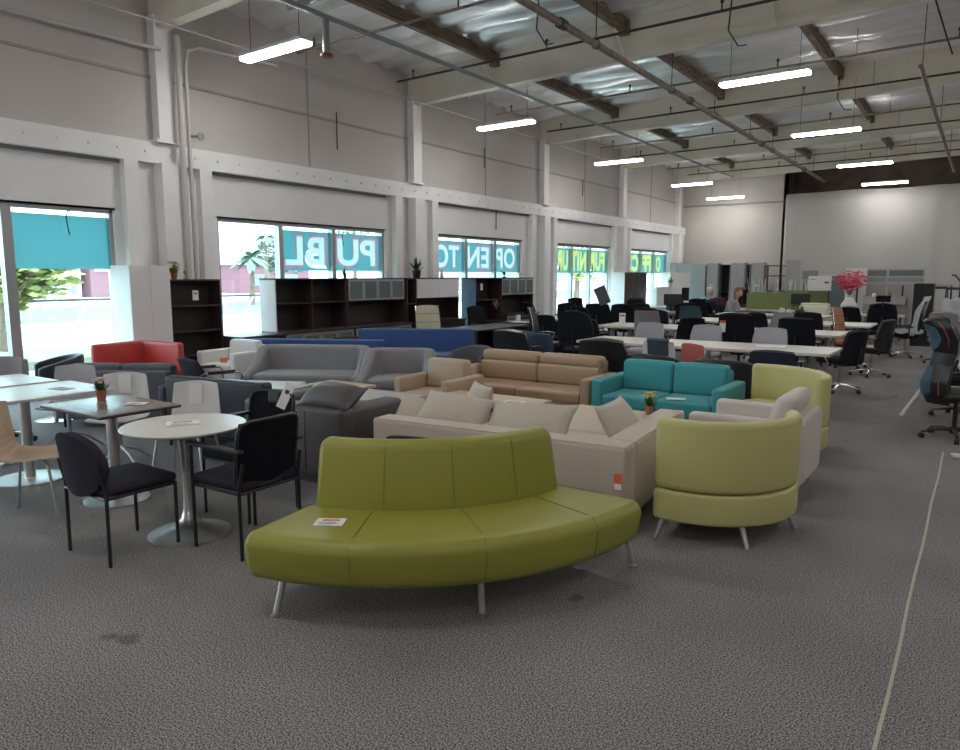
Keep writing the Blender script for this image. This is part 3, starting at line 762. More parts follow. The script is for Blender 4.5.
def curvy_sofa(w=1.75, d=.78, m=None, name='sofa'):
    """one sculpted wall that dips from the back into the arms"""
    t = empty(name)
    th = .13
    path = upath(w-.0, d, .24, 10)
    def prof(tt):
        e = min(tt, 1-tt)*(2*d+w)            # distance from the arm front
        k = max(0, min(1, (e-.20)/(.55))); k = k*k*(3-2*k)
        top = .50+.27*k-.06*(1-min(1, e/.25))
        return [(q[0], q[1]) for q in rr(0, th+.02*k, .14, top, .06, 4)]
    pp = [(x, y) for x, y in path]
    MB().sweep(prof, pp, cap=.05, k=4).build('wraparound_back', m, t, ang=70)
    MB().rbox((0, -.02, .23), (w-2*th+.02, d-th+.0, .17), .03).build('base', m, t)
    MB().rbox((0, -.03, .37), (w-2*th-.005, d-th-.03, .13), .045, puff=(0, 0, .015)).build('seat_cushion', m, t)
    for sx in (-1, 1):
        for sy in (-1, 1): leg_tube(t, (sx*(w/2-.14), sy*(d/2-.12), .15), (sx*(w/2-.1), sy*(d/2-.09), 0), .018, .011, blackm)
    return t

def stack_chair(seatm=None, legm=None, arms=False):
    """square tube side chair, upholstered; front -y"""
    t = empty('side_chair'); w, d = .47, .44
    for sx in (-1, 1):
        MB().tube([(sx*w/2, -d/2, 0), (sx*w/2, -d/2, .42 if not arms else .665)], .0115, 8).build('leg', legm, t)
        MB().tube([(sx*w/2, d/2, 0), (sx*w/2, d/2-.005, .44), (sx*(w/2-.01), d/2+.03, .60)], .0115, 8).build('leg', legm, t)
        if arms:
            MB().rbox((sx*w/2, -.0, .672), (.05, d+.06, .024), .01).build('armrest', blackp, t)
    MB().tube([(-w/2, -d/2, .41), (w/2, -d/2, .41)], .011, 8).tube([(-w/2, d/2, .41), (w/2, d/2, .41)], .011, 8).tube([(-w/2, -d/2, .41), (-w/2, d/2, .41)], .011, 8).tube([(w/2, -d/2, .41), (w/2, d/2, .41)], .011, 8).build('seat_frame', legm, t)
    MB().rbox((0, -.01, .445), (w+.0, d+.03, .06), .028, puff=(0, 0, .015)).build('seat', seatm, t)
    return t
def padded_chair():
    t = stack_chair(navyf, blackm)
    MB().shell(lambda u, v: (u*.235, .235-.09*u*u*.6+.05*(v*.5+.5)+.02*0, .60+v*.19), 14, 14, .05, .95).build('backrest', navyf, t, ang=60)
    MB().shell(lambda u, v: (u*.239, .262-.09*u*u*.6+.05*(v*.5+.5), .60+v*.195), 14, 14, .012, .95).build('back_shell', navyf, t, ang=60)
    return t
def mesh_chair():
    t = stack_chair(navyf, blackm, True); w = .49
    f = lambda u, v: (u*.235, .22-.045*u*u+.055*(v*.5+.5), .64+v*.205)
    MB().shell(f, 14, 14, .006, .12).build('mesh_back', meshblk, t, ang=60)
    pts = []
    for i in range(41):
        a = 2*PI*i/40; c, s_ = math.cos(a), math.sin(a); q = (abs(c)**9+abs(s_)**9)**(-1/9); u, v = c*q, s_*q
        pts.append(f(u*math.sqrt(1-.12*v*v/2)*1.0, v*math.sqrt(1-.12*u*u/2)))
    MB().tube(pts, .012, 8, cap=False).build('back_frame', blackp, t)
    MB().rbox((0, .245, .80), (.12, .015, .08), .006).build('grip_slot', blackp, t)
    return t

def shell_chair(m=None, legm=None, star=False, tagcol=None, dark=False):
    """one-piece shell chair; front -y"""
    t = empty('cafe_chair')
    prof = [(-.21, .445), (-.19, .452), (-.10, .445), (0, .435), (.10, .437), (.165, .455), (.20, .50), (.215, .58), (.23, .68), (.245, .78), (.252, .83)]
    def f(u, v):
        s_ = (v+1)/2*(len(prof)-1); i = min(int(s_), len(prof)-2); q = s_-i
        y = prof[i][0]*(1-q)+prof[i+1][0]*q; z = prof[i][1]*(1-q)+prof[i+1][1]*q
        back = max(0, (v-.1)/.9); w = .215+.015*math.sin(min(1, (v+1)/1.1)*PI)-.02*back
        return (u*w, y-.04*u*u*back, z+.02*u*u*(1-back))
    MB().shell(f, 12, 26, .011, .30).build('seat_shell', m, t, ang=60)
    if star:
        MB().tube([(0, 0, .43), (0, 0, .16)], .02, 10).build('post', legm, t)
        for a in (45, 135, 225, 315):
            MB().tube([(0, 0, .20), (.16*math.cos(R(a)), .16*math.sin(R(a)), .14), (.31*math.cos(R(a)), .31*math.sin(R(a)), .012)], [.014, .013, .01], 8).build('leg', legm, t)
    else:
        for sx in (-1, 1):
            for sy in (-1, 1): MB().tube([(sx*.12, sy*.1, .435), (sx*.17, sy*.15, .41), (sx*.225, sy*.215, 0)], [.01, .011, .009], 8).build('leg', legm, t)
    if tagcol is not None:
        MB().bx(-.05, .05, .252, .255, .66, .80).build('paper_tag', tagcol, t, smooth=False)
        MB().bx(-.055, .055, .205, .208, .64, .81).build('paper_tag', tagcol, t, smooth=False)
    return t

def office_chair(w=.50, h=.55, top=1.02, style='pad', m=None, basem=None, framem=None, arms=True, headrest=False, seatm=None, tagged=False, cast=True, thick=.07, kk=.35, shellm=None):
    """task chair; front -y; backrest centre above y=.22"""
    t = empty('office_chair'); basem = basem or blackp; framem = framem or blackp; seatm = seatm or m
    b = MB().lathe([(.035, .06), (.045, .08), (.035, .13)], n=12)
    for i in range(5):
        a = 2*PI*i/5+.3; c, s_ = math.cos(a), math.sin(a)
        b.tube([(0, 0, .10), (.15*c, .15*s_, .10), (.31*c, .31*s_, .07)], [.025, .022, .014], 8, flat=.7)
    bo = b.build('star_base', basem, t)
    if cast:
        for i in range(5):
            a = 2*PI*i/5+.3; c, s_ = math.cos(a), math.sin(a)
            MB().lathe([(.02, -.022), (.029, -.018), (.029, -.004), (.018, 0), (.029, .004), (.029, .018), (.02, .022)], n=12, M=Matrix.Translation((.31*c, .31*s_, .029)) @ Matrix.Rotation(a+PI/2, 4, 'Z') @ Matrix.Rotation(PI/2, 4, 'Y')).build('caster', blackp, bo)
    MB().tube([(0, 0, .1), (0, 0, .42)], .022, 10).build('gas_lift', basem, t)
    MB().rbox((0, .02, .415), (.2, .26, .05), .015).build('mechanism', blackp, t)
    MB().rbox((0, -.02, .47), (.49, .47, .075), .034, puff=(0, 0, .015), fn=lambda q: (q.x, q.y, q.z-.6*max(0, -q.y-.17)**1.5)).build('seat', seatm, t)
    zc = top-h/2
    lean = .16
    f = lambda u, v: (u*w/2*(1-.06*v), .215+lean*(zc+v*h/2-.5)-.07*u*u+.02*v*v, zc+v*h/2)
    if style == 'mesh':
        MB().shell(f, 12, 14, .008, kk).build('backrest', m, t, ang=60)
        pts = []
        for i in range(37):
            a = 2*PI*i/36; c, s_ = math.cos(a), math.sin(a); q = (abs(c)**5+abs(s_)**5)**(-1/5); u, v = c*q, s_*q
            pts.append(f(u*math.sqrt(1-kk*v*v/2), v*math.sqrt(1-kk*u*u/2)))
        MB().tube(pts, .013, 8, cap=False).build('back_frame', framem, t)
    elif style == 'rib':
        MB().shell(f, 10, 20, .04, .15).build('backrest', m, t, ang=60)
        for z in (.25, .5, .75):
            vv = -1+2*z; MB().tube([tuple(Vector(f(u, vv))+Vector((0, dy, 0))) for dy in (.022,) for u in (-1, -.5, 0, .5, 1)], .004, 5).tube([tuple(Vector(f(u, vv))+Vector((0, -.022, 0))) for u in (-1, -.5, 0, .5, 1)], .004, 5).build('seam', blackp, t)
        for u in (-1, 1): MB().tube([tuple(Vector(f(u*1.03, v))) for v in (-1, -.5, 0, .5, 1)], .012, 8).build('side_rail', chrome, t)
    else:
        MB().shell(f, 12, 14, thick, kk).build('backrest', m, t, ang=65)
        if shellm: MB().shell(lambda u, v: tuple(Vector(f(u*.98, v*.98))+Vector((0, thick/2+.008, 0))), 12, 14, .012, kk).build('back_shell', shellm, t, ang=65)
    MB().tube([(0, .10, .41), (0, .25, .42), (0, .24+lean*.1+.03, .55), (0, .25+lean*(zc-.5)+.03, zc)], [.022, .022, .02, .015], 8).build('back_stem', framem, t)
    if headrest:
        MB().rbox((0, .215+lean*(top-.4), top+.10), (.28, .05, .14), .024).build('headrest', m, t)
        MB().tube([(0, .24+lean*(top-.5), top-.08), (0, .26+lean*(top-.4), top+.07)], .014, 8).build('headrest_stem', framem, t)
    if arms:
        am = chrome if arms == 'chrome' else blackp
        for s_ in (-1, 1):
            if arms == 'chrome':
                MB().tube([(s_*.17, .0, .43), (s_*.27, -.02, .43), (s_*.30, -.08, .55), (s_*.29, -.12, .655), (s_*.28, .02, .675), (s_*.25, .20, .66)], .012, 8).build('armrest', am, t)
            else:
                MB().tube([(s_*.15, .03, .425), (s_*.28, .03, .43), (s_*.29, .03, .64)], .016, 8).build('arm_post', am, t)
                MB().rbox((s_*.285, -.02, .655), (.075, .25, .03), .014).build('armrest', am, t)
    if tagged:
        MB().bx(w*.26, w*.43, .215+lean*(zc-.4)+thick/2, .22+lean*(zc-.4)+thick/2+.02, zc-.02, zc+.13).build('price_tag', paper, t, smooth=False)
        MB().bx(w*.26, w*.43, .216+lean*(zc-.4)+thick/2, .222+lean*(zc-.4)+thick/2+.02, zc+.13, zc+.17).build('price_tag', tagred, t, smooth=False)
    return t

def sled_chair(w=.56, top=.86, m=None, legm=None, low=False):
    """upholstered guest armchair with loop arms; front -y"""
    t = empty('guest_chair'); lm = legm or blackm
    MB().shell(lambda u, v: (u*w/2, .23+.07*v-.06*u*u, .44+(top-.44)/2+v*(top-.44)/2), 12, 12, .065, .45).build('backrest', m, t, ang=65)
    MB().rbox((0, -.02, .43), (w-.04, .5, .09), .04, puff=(0, 0, .012)).build('seat', m, t)
    for s_ in (-1, 1):
        x = s_*(w/2+.01)
        MB().tube([(x, .2, .012), (x, -.24, .012), (x, -.26, .04), (x, -.25, .60), (x, -.22, .635), (x, .18, .64), (x, .22, .62)], .011, 8).build('arm_loop', lm, t)
        MB().rbox((x, -.02, .655), (.045, .3, .025), .01).build('armrest', blackp, t)
    return t

def tub_chair(m=None, w=.62, h=.72):
    t = empty('tub_chair')
    def wall(tt):
        k = math.sin(PI*tt); top = h-.12+.12*k
        return rr(-.06, 0, .30, top, .025, 3)
    pth = arc(0, 0, w/2, 200+180, -20, 28); pth = arc(0, 0, w/2, -30, 210, 28)
    MB().sweep(wall, pth, cap=.025, M=None).build('backrest', m, t, ang=60)
    MB().lathe([(.20, .28), (w/2-.05, .32), (w/2-.045, .40), (w/2-.08, .43), (.05, .44)], n=26).build('seat', m, t, ang=60)
    MB().lathe([(.22, 0), (.22, .012), (.03, .02), (.025, .30)], n=24).build('pedestal', chrome, t, ang=40)
    return t

def cafe_table(w=.85, d=.62, top=None, leg=None, r=.24, edge=None):
    t = empty('cafe_table')
    MB().rbox((0, 0, .7275), (w, d, .025), .006).build('tabletop', top, t)
    if edge: MB().rbox((0, 0, .726), (w+.004, d+.004, .016), .004).build('edge_band', edge, t)
    MB().lathe([(r, 0), (r, .008), (r-.02, .012), (.045, .016)], n=40).build('base_plate', satin, t)
    MB().tube([(0, 0, .01), (0, 0, .71)], .042, 20).build('pedestal', leg or satin, t)
    MB().box((0, 0, .708), (.3, .3, .012)).build('top_plate', blackm, t)
    return t
def tulip_table():
    t = empty('tulip_table')
    MB().lathe([(.36, .718), (.385, .728), (.388, .735), (.383, .74), (.2, .741)], n=56).build('tabletop', lamoff, t)
    MB().lathe([(.262, 0), (.262, .008), (.25, .014), (.17, .030), (.09, .062), (.05, .11), (.034, .18), (.029, .28), (.03, .45), (.04, .60), (.055, .68), (.075, .717)], n=48).build('pedestal', satin, t, ang=60)
    return t
def coffee_table(w=1.1, d=.55, h=.42, top=None, leg=None, shelf=False, th=.03):
    t = empty('coffee_table')
    MB().rbox((0, 0, h-th/2), (w, d, th), .005).build('tabletop', top, t)
    for sx in (-1, 1):
        for sy in (-1, 1): MB().bx(sx*(w/2-.05)-.018, sx*(w/2-.05)+.018, sy*(d/2-.05)-.018, sy*(d/2-.05)+.018, 0, h-th).build('leg', leg, t, smooth=False)
    MB().bx(-w/2+.05, w/2-.05, -d/2+.04, -d/2+.06, h-th-.05, h-th).bx(-w/2+.05, w/2-.05, d/2-.06, d/2-.04, h-th-.05, h-th).build('apron', leg, t, smooth=False)
    if shelf: MB().bx(-w/2+.06, w/2-.06, -d/2+.06, d/2-.06, .12, .14).build('shelf', leg, t, smooth=False)
    return t
def long_table(w=3.4, d=1.0, top=None, legm=None, th=.035, panel=False):
    t = empty('meeting_table')
    MB().rbox((0, 0, .74-th/2), (w, d, th), .006).build('tabletop', top, t)
    n = 2 if w < 2.4 else 3
    for i in range(n):
        x = -w/2+.35+(w-.7)*i/(n-1)
        MB().bx(x-.03, x+.03, -d/2+.12, -d/2+.19, .03, .74-th).bx(x-.03, x+.03, d/2-.19, d/2-.12, .03, .74-th).bx(x-.035, x+.035, -d/2+.06, d/2-.06, 0, .035).bx(x-.02, x+.02, -d/2+.1, d/2-.1, .66, .70).build('leg_frame', legm or alumpaint, t, smooth=False)
    MB().bx(-w/2+.35, w/2-.35, -.02, .02, .64, .70).build('beam', legm or alumpaint, t, smooth=False)
    if panel: MB().bx(-w/2+.1, w/2-.1, d/2-.12, d/2-.10, .28, .70).build('modesty_panel', panel, t, smooth=False)
    return t
def desk(w=1.6, d=.75, top=None, body=None, ret=False):
    t = empty('desk')
    MB().rbox((0, 0, .725), (w, d, .03), .005).build('desktop', top, t)
    for s_ in (-1, 1): MB().bx(s_*(w/2-.02)-.015, s_*(w/2-.02)+.015, -d/2+.03, d/2-.03, 0, .71).build('side_panel', body, t, smooth=False)
    MB().bx(-w/2+.04, w/2-.04, d/2-.12, d/2-.10, .2, .71).build('modesty_panel', body, t, smooth=False)
    x0, x1 = w/2-.46, w/2-.04
    MB().bx(x0, x1, -d/2+.05, d/2-.13, .03, .70).build('pedestal', body, t, smooth=False)
    for z0, z1 in ((.06, .34), (.36, .52), (.54, .68)):
        dr = MB().bx(x0+.005, x1-.005, -d/2+.035, -d/2+.05, z0, z1).build('drawer', body, t, smooth=False)
        MB().bx((x0+x1)/2-.06, (x0+x1)/2+.06, -d/2+.015, -d/2+.025, z1-.05, z1-.04).build('handle', satin, dr, smooth=False)
    return t
# wall units face +x in the world; built facing -y, width along x, origin at front-bottom centre back at +y
def bookcase(w=.9, d=.36, h=1.66, n=4, m=None, sidem=None, labelled=None):
    t = empty('bookcase'); s_ = .02
    MB().bx(-w/2, -w/2+s_, 0, d, 0, h).build('side_panel', sidem or m, t, smooth=False)
    MB().bx(w/2-s_, w/2, 0, d, 0, h).build('side_panel', m, t, smooth=False)
    MB().bx(-w/2, w/2, -.005, d, h-.025, h).build('top', m, t, smooth=False)
    MB().bx(-w/2+s_, w/2-s_, d-.012, d, .05, h-.02).build('back_panel', espback if m is espresso else m, t, smooth=False)
    for i in range(n): 
        z = .08+(h-.1)*i/n
        MB().bx(-w/2+s_, w/2-s_, .005, d-.01, z-.012, z+.012).build('shelf', m, t, smooth=False)
    MB().bx(-w/2+s_, w/2-s_, .01, .03, 0, .07).build('plinth', m, t, smooth=False)
    return t
def tall_cabinet(w=.9, d=.6, h=1.83, m=None, doorm=None, handles=True, sidem=None):
    t = empty('tall_cabinet')
    MB().bx(-w/2, w/2, .02, d, 0, h).build('body', sidem or m, t, smooth=False)
    for s_ in (-1, 1):
        a, b = (-w/2+.003, -.002) if s_ < 0 else (.002, w/2-.003)
        o = MB().bx(a, b, 0, .02, .05, h-.01).build('door', doorm or m, t, smooth=False)
        if handles: MB().bx(s_*.03-.006, s_*.03+.006, -.02, 0, h*.52, h*.52+.12).build('handle', satin, o, smooth=False)
    return t
def hutch_unit(w=1.65, d=.45, h=1.66, doors=4, m=None, doorm=None, framem=None, low=True, lowd=.6, lowdoors=4, sidem=None, shelfcols=0, solid=False):
    """credenza with a hutch above"""
    t = empty('credenza_hutch'); s_ = .022
    MB().rbox((0, d/2-.09, .728), (w+.01, lowd+.02, .028), .004).build('worktop', m, t)
    MB().bx(-w/2, w/2, d-lowd+.02-.0, d, 0, .712).build('credenza_body', m, t, smooth=False)
    if lowdoors:
        for i in range(lowdoors):
            a = -w/2+.02+(w-.04)*i/lowdoors; b = -w/2+.02+(w-.04)*(i+1)/lowdoors-.008
            o = MB().bx(a, b, d-lowd, d-lowd+.02, .07, .70).build('door', framem or m, t, smooth=False)
            if framem: MB().bx(a+.045, b-.045, d-lowd-.003, d-lowd, .12, .65).build('door_glass', frost, o, smooth=False)
    MB().bx(-w/2, -w/2+s_, .05, d, .742, h).build('side_panel', sidem or m, t, smooth=False)
    MB().bx(w/2-s_, w/2, .05, d, .742, h).build('side_panel', m, t, smooth=False)
    MB().bx(-w/2, w/2, .04, d, h-.025, h).build('top', m, t, smooth=False)
    MB().bx(-w/2+s_, w/2-s_, d-.015, d, .742, h-.02).build('back_panel', espback, t, smooth=False)
    zb = h-.43
    MB().bx(-w/2+s_, w/2-s_, .06, d-.015, zb-.02, zb).build('hutch_shelf', m, t, smooth=False)
    if shelfcols:
        MB().bx(-.011, .011, .06, d-.015, .742, h-.02).build('divider', m, t, smooth=False)
    for i in range(doors):
        a = -w/2+s_+(w-2*s_)*i/doors+.004; b = -w/2+s_+(w-2*s_)*(i+1)/doors-.004
        o = MB().bx(a, b, .035, .055, zb, h-.028).build('hutch_door', doorm or framem, t, smooth=False)
        if framem and not solid: MB().bx(a+.035, b-.035, .031, .036, zb+.035, h-.063).build('door_glass', frost, o, smooth=False)
    return t
def potted_plant(pot=.06, ph=.10, h=.3, potm=None, leafcol=None, kind='spiky', flower=None, potname='pot', seed=1):
    t = empty('potted_plant'); rs = random.Random(seed)
    MB().lathe([(pot*.7, 0), (pot*.75, .005), (pot, ph), (pot*.88, ph), (pot*.85, ph-.012), (.005, ph-.012)], n=20).build(potname, potm, t)
    f = MB()
    for i in range(26 if kind == 'spiky' else 40):
        a = rs.uniform(0, 2*PI); el = rs.uniform(.5, 1.5); L = h*rs.uniform(.6, 1.0); d = Vector((math.cos(a)*math.cos(el), math.sin(a)*math.cos(el), math.sin(el)))
        s_ = Vector((-math.sin(a), math.cos(a), 0))*.012*(1.6 if kind != 'spiky' else 1)
        p = [Vector((0, 0, ph-.015))+d*L*q+Vector((0, 0, -.25*L*q*q*math.cos(el))) for q in (0, .4, .75, 1)]; vs = []
        for q, w in zip(p, (.4, 1, .9, .1)): vs += [tuple(q-s_*w), tuple(q+s_*w)]
        f.add(vs, [(k*2, k*2+1, k*2+3, k*2+2) for k in range(3)])
    f.build('leaves', leafcol or leafm, t, smooth=False)
    if flower:
        g = MB()
        for i in range(16):
            a = rs.uniform(0, 2*PI); r_ = rs.uniform(0, h*.45); c = Vector((math.cos(a)*r_, math.sin(a)*r_, ph+h*rs.uniform(.55, .95)))
            for k in range(5):
                b = 2*PI*k/5; q = c+Vector((math.cos(b)*.016, math.sin(b)*.016, rs.uniform(-.006, .006)))
                g.lathe([(.003, -.004), (.011, 0), (.003, .004)], tuple(q), 6)
        g.build('blossoms', flower, t)
    return t
def paper_card(w=.15, h=.11, red_=True):
    t = empty('paper_card')
    MB().bx(-w/2, w/2, -h/2, h/2, .001, .003).build('sheet', paper, t, smooth=False)
    MB().bx(-w*.3, w*.3, h*.12, h*.32, .003, .0034).build('heading', tagred if red_ else inkm, t, smooth=False)
    MB().bx(-w*.38, w*.2, -.1*h, -.04*h, .003, .0034).bx(-w*.38, w*.3, -.24*h, -.18*h, .003, .0034).bx(-w*.38, w*.1, -.38*h, -.32*h, .003, .0034).build('print', inkm, t, smooth=False)
    return t

# ================================================================== FRONT GROUP
GX, GY = -3.20, 3.84
o = curved_bench(); o.location = (GX, GY, 0); tag(o, 'curved olive green banquette on slim silver legs at the front', 'bench')
place(paper_card, {}, (-2.66, 2.50, .446), 32, 'white price card lying on the left end of the curved green bench', 'card', 'paper cards lying on furniture')

def arcchair(m, lab, loc, a0, a1, legs):
    pth = arc(0, 0, .74, a0, a1, 30)
    p2 = arc(0, 0, .655, a0+3, a1-3, 24)
    return pth, p2
pf = arc(0, 0, .595, -106, 24, 30)
sf = arc(0, 0, .52, -101, 19, 22)+[(.25, .44), (.05, .44), (-.08, .30), (-.13, .08), (-.14, -.20), (-.13, -.42)]
o = barrel_chair(pf, lime, .80, .335, [(-.10, -.53, -.03, -.06), (.36, -.39, .06, -.06), (.53, .10, .06, 0), (-.1, .25, -.03, .05)], sf)
o.location = (-1.50, 4.97, 0); tag(o, 'pale lime curved barrel armchair seen from behind, right of the olive bench', 'armchair', 'lime barrel armchairs')
pr = arc(0, 0, .68, -14, 104, 30)
sr = arc(0, 0, .60, -10, 99, 22)+[(-.2, .40), (-.22, .1), (-.1, -.14), (.1, -.26), (.35, -.28)]
o = barrel_chair(pr, lime, .80, .335, [(-.08, .5, -.03, .06), (.42, .38, .06, .06), (.5, -.14, .05, -.05), (-.1, .0, -.05, -.05)], sr)
o.location = (-1.74, 7.13, 0); tag(o, 'pale lime curved lounge chair facing the camera behind the light grey armchair', 'armchair', 'lime barrel armchairs')

def lgrey_armchair():
    t = box_sofa(w=.92, d=.86, m=lgreyf, arm=.12, ah=.62, bh=.70, sh=.43, n=1, base=.12, bt=.12, name='armchair', armr=.04, back_cush=False)
    MB().rbox((0, .24, .62), (.62, .16, .36), .06, puff=(0, .02, .01), fn=lambda q: (q.x, q.y+.3*q.z, q.z)).build('back_cushion', lgreyf, t)
    return t
o = lgrey_armchair(); o.scale = (.93, 1, 1); o.location = (-1.43, 6.06, 0); o.rotation_euler = (0, 0, R(-90)); tag(o, 'pale grey fabric armchair between the two lime barrel chairs', 'armchair')

# beige sectional
def beige_sectional():
    t = empty('sectional_sofa'); m = beige
    # back run along x: 0..-2.06 ; corner at the origin front right; right run along +y
    MB().rbox((-1.03, .11, .34), (2.06, .22, .52), .03).build('back_panel', m, t)
    MB().rbox((-.11, .88, .34), (.22, 1.30, .52), .03).build('side_panel', m, t)
    MB().rbox((-1.95, .60, .32), (.20, .78, .46), .03).build('armrest', m, t)
    MB().rbox((-.98, .60, .20), (1.75, .80, .22), .02).build('base', m, t)
    MB().rbox((-.60, 1.25, .20), (.78, .60, .22), .02).build('base', m, t)
    for x0, x1, y0, y1 in ((-1.84, -1.06, .24, .98), (-1.04, -.24, .24, .98), (-1.0, -.24, 1.0, 1.5)):
        MB().rbox(((x0+x1)/2, (y0+y1)/2, .375), (x1-x0, y1-y0, .15), .045, puff=(0, 0, .012)).build('seat_cushion', m, t)
    for x, y in ((-.08, .08), (-1.98, .08), (-1.98, .92), (-.08, 1.45), (-.95, 1.45)): leg_tube(t, (x, y, .1), (x, y, 0), .02, .018, satin)
    MB().tube([(-2.04, .012, .597), (-.02, .012, .597), (-.012, .02, .597), (-.012, 1.5, .597)], .006, 6).build('piping', m, t)
    return t
o = beige_sectional(); o.location = (-1.80, 4.27, 0); o.rotation_euler = (0, 0, R(5)); tag(o, 'warm grey sectional sofa with its back to the curved green bench', 'sofa')
# pillows (loc, rotation xyz)
pil0 = None
for (x, y, z, rx, ry, rz, w, h, lab) in (
    (-3.38, 4.52, .615, -50, 4, 7, .62, .40, 'beige cushion leaning on the warm grey sofa back, middle left'),
    (-2.72, 4.58, .60, -48, -2, 7, .70, .40, 'beige cushion leaning on the warm grey sofa back beside the sofa corner'),
    (-2.16, 5.02, .59, -34, 0, 95, .58, .40, 'beige cushion leaning on the right side of the warm grey sofa'),
    (-3.78, 4.55, .56, -44, 12, 20, .36, .34, 'beige cushion half hidden at the left end of the warm grey sofa'),
    (-3.55, 5.12, .57, -14, 0, -35, .44, .40, 'beige cushion poking up behind the two on the left of the warm grey sofa')):
    o = cushion(w, h, .17, pillowm); o.location = (x, y, z); o.rotation_euler = (R(rx), R(ry), R(rz)); tag(o, lab, 'cushion', 'beige cushions on the sectional')
t = MB().bx(-.028, .028, -.002, .002, -.055, .055).build('price_tag', tagred, smooth=False); t.location = (-1.72, 4.262, .40); t.rotation_euler = (0, 0, R(5))
x = MB().bx(-.024, .024, -.0035, -.002, -.05, -.01).build('price_area', paper, t, smooth=False); tag(t, 'orange red price tag hanging on the corner of the warm grey sofa', 'tag')
t.location = (-1.845, 4.256, .37)

# dark taupe sectional
def taupe_sofa():
    t = empty('sofa'); m = brownl
    MB().rbox((-.58, .10, .35), (1.16, .20, .58), .04, puff=(0, .01, 0)).build('back_panel', m, t)
    for x in (-.10, -1.06): MB().rbox((x, .46, .35), (.20, .66, .58), .04, puff=(.01, 0, 0)).build('armrest', m, t)
    MB().rbox((-.58, .48, .22), (.9, .60, .28), .03).build('base', m, t)
    for x0, x1 in ((-.95, -.585), (-.575, -.21)): MB().rbox(((x0+x1)/2, .50, .42), (x1-x0, .60, .13), .04, puff=(0, 0, .012)).build('seat_cushion', m, t)
    MB().bx(-1.1, -.04, .03, .76, .0, .07).build('plinth', blackp, t, smooth=False)
    for x in (-.40, -.78): MB().tube([(x, -.006, .10), (x, -.012, .36), (x, -.004, .60)], .003, 5).build('seam', blackl, t)
    return t
o = taupe_sofa(); o.location = (-4.09, 3.99, 0); o.rotation_euler = (0, 0, R(2)); tag(o, 'dark taupe leather sofa seen from behind beside the mesh back chairs', 'sofa')
o = cushion(.56, .30, .20, brownl); o.location = (-4.36, 4.16, .71); o.rotation_euler = (R(-62), 0, R(3)); o.name = 'leather_cushion'; tag(o, 'dark taupe leather back cushion propped on top of the dark taupe sofa', 'cushion')

# round table group
o = tulip_table(); o.location = (-4.22, 2.71, 0); tag(o, 'round white tulip table with a flared silver foot', 'table')
place(paper_card, {'w': .2, 'h': .14, 'red_': False}, (-4.25, 2.72, .742), 60, 'white sheet lying on the round table', 'card', 'paper cards lying on furniture')
o = padded_chair(); o.location = (-4.325, 2.32, 0); o.rotation_euler = (0, 0, R(180)); tag(o, 'dark padded armless chair with black legs at the left of the round table', 'chair')
place(mesh_chair, {}, (-3.76, 2.83, 0), -88, 'black mesh back armchair at the right of the round table', 'chair', 'black mesh back armchairs')
place(mesh_chair, {}, (-4.28, 3.26, 0), 2, 'black mesh back armchair with a white tag, behind the other mesh back chair', 'chair', 'black mesh back armchairs')
t = MB().bx(-.035, .035, -.002, .002, -.10, .10).build('hang_tag', paper, smooth=False); t.location = (-4.14, 3.49, .83); t.rotation_euler = (R(-8), R(24), R(28)); MB().lathe([(.002, 0), (.018, .0012)], n=12, M=Matrix.Translation((0, -.003, .03)) @ Matrix.Rotation(PI/2, 4, 'X')).build('printed_mark', inkm, t)
tag(t, 'long white tag hanging on the back of the rear mesh chair', 'tag')
o = cafe_table(.85, .62, lambrown, satin, .235, espresso); o.location = (-5.34, 2.83, 0); o.rotation_euler = (0, 0, 0); tag(o, 'rectangular brown topped cafe table carrying a small flower pot', 'table')
place(paper_card, {}, (-5.2, 2.95, .741), 40, 'white card on the brown cafe table beside the flower pot', 'card', 'paper cards lying on furniture')
o = potted_plant(.05, .09, .13, terr, leafm, 'round', peach, seed=3); o.location = (-5.60, 2.90, .74); o.scale = (.85,)*3; tag(o, 'small terracotta pot with green leaves and pale flowers on the brown table', 'plant')
o = cafe_table(.80, 1.15, lamwhite, satin, .27); o.location = (-6.50, 2.72, 0); tag(o, 'white rectangular cafe table left of the brown one', 'table')
o = cafe_table(.80, 1.0, lamwhite, satin, .27); o.location = (-7.4, 2.75, 0); tag(o, 'second white cafe table beyond the first, near the window', 'table')
place(paper_card, {'w': .2, 'h': .12, 'red_': False}, (-6.45, 3.0, .741), 10, 'white sheet on the nearer white cafe table', 'card', 'paper cards lying on furniture')
# cafe chairs
o = shell_chair(birch, alumpaint); o.location = (-5.42, 2.30, 0); o.rotation_euler = (0, 0, R(136)); tag(o, 'birch shell chair on silver legs at the left edge', 'chair')
place(shell_chair, dict(m=whitep, legm=alumpaint, tagcol=paper), (-5.24, 3.38, 0), 32, 'white shell chair with a paper tag behind the round table', 'chair', 'white shell chairs', sc=1.0)
place(shell_chair, dict(m=whitep, legm=alumpaint, tagcol=paper, star=True), (-6.22, 3.36, 0), 42, 'white swivel shell chair with a tag behind the brown table', 'chair', 'white shell chairs')
place(shell_chair, dict(m=greyshell, legm=alumpaint, star=True), (-7.2, 3.40, 0), 42, 'pale grey swivel shell chair behind the white cafe table', 'chair')
place(office_chair, dict(w=.45, h=.38, top=.86, m=greyf, basem=chrome, arms='chrome', kk=.3), (-8.15, 3.15, 0), 40, 'grey padded chair with a chrome arm at the far left edge', 'chair')
o = tub_chair(navyl, .68, .78); o.location = (-8.95, 4.08, 0); o.rotation_euler = (0, 0, R(-20)); tag(o, 'black tub chair in front of the leftmost window', 'chair')
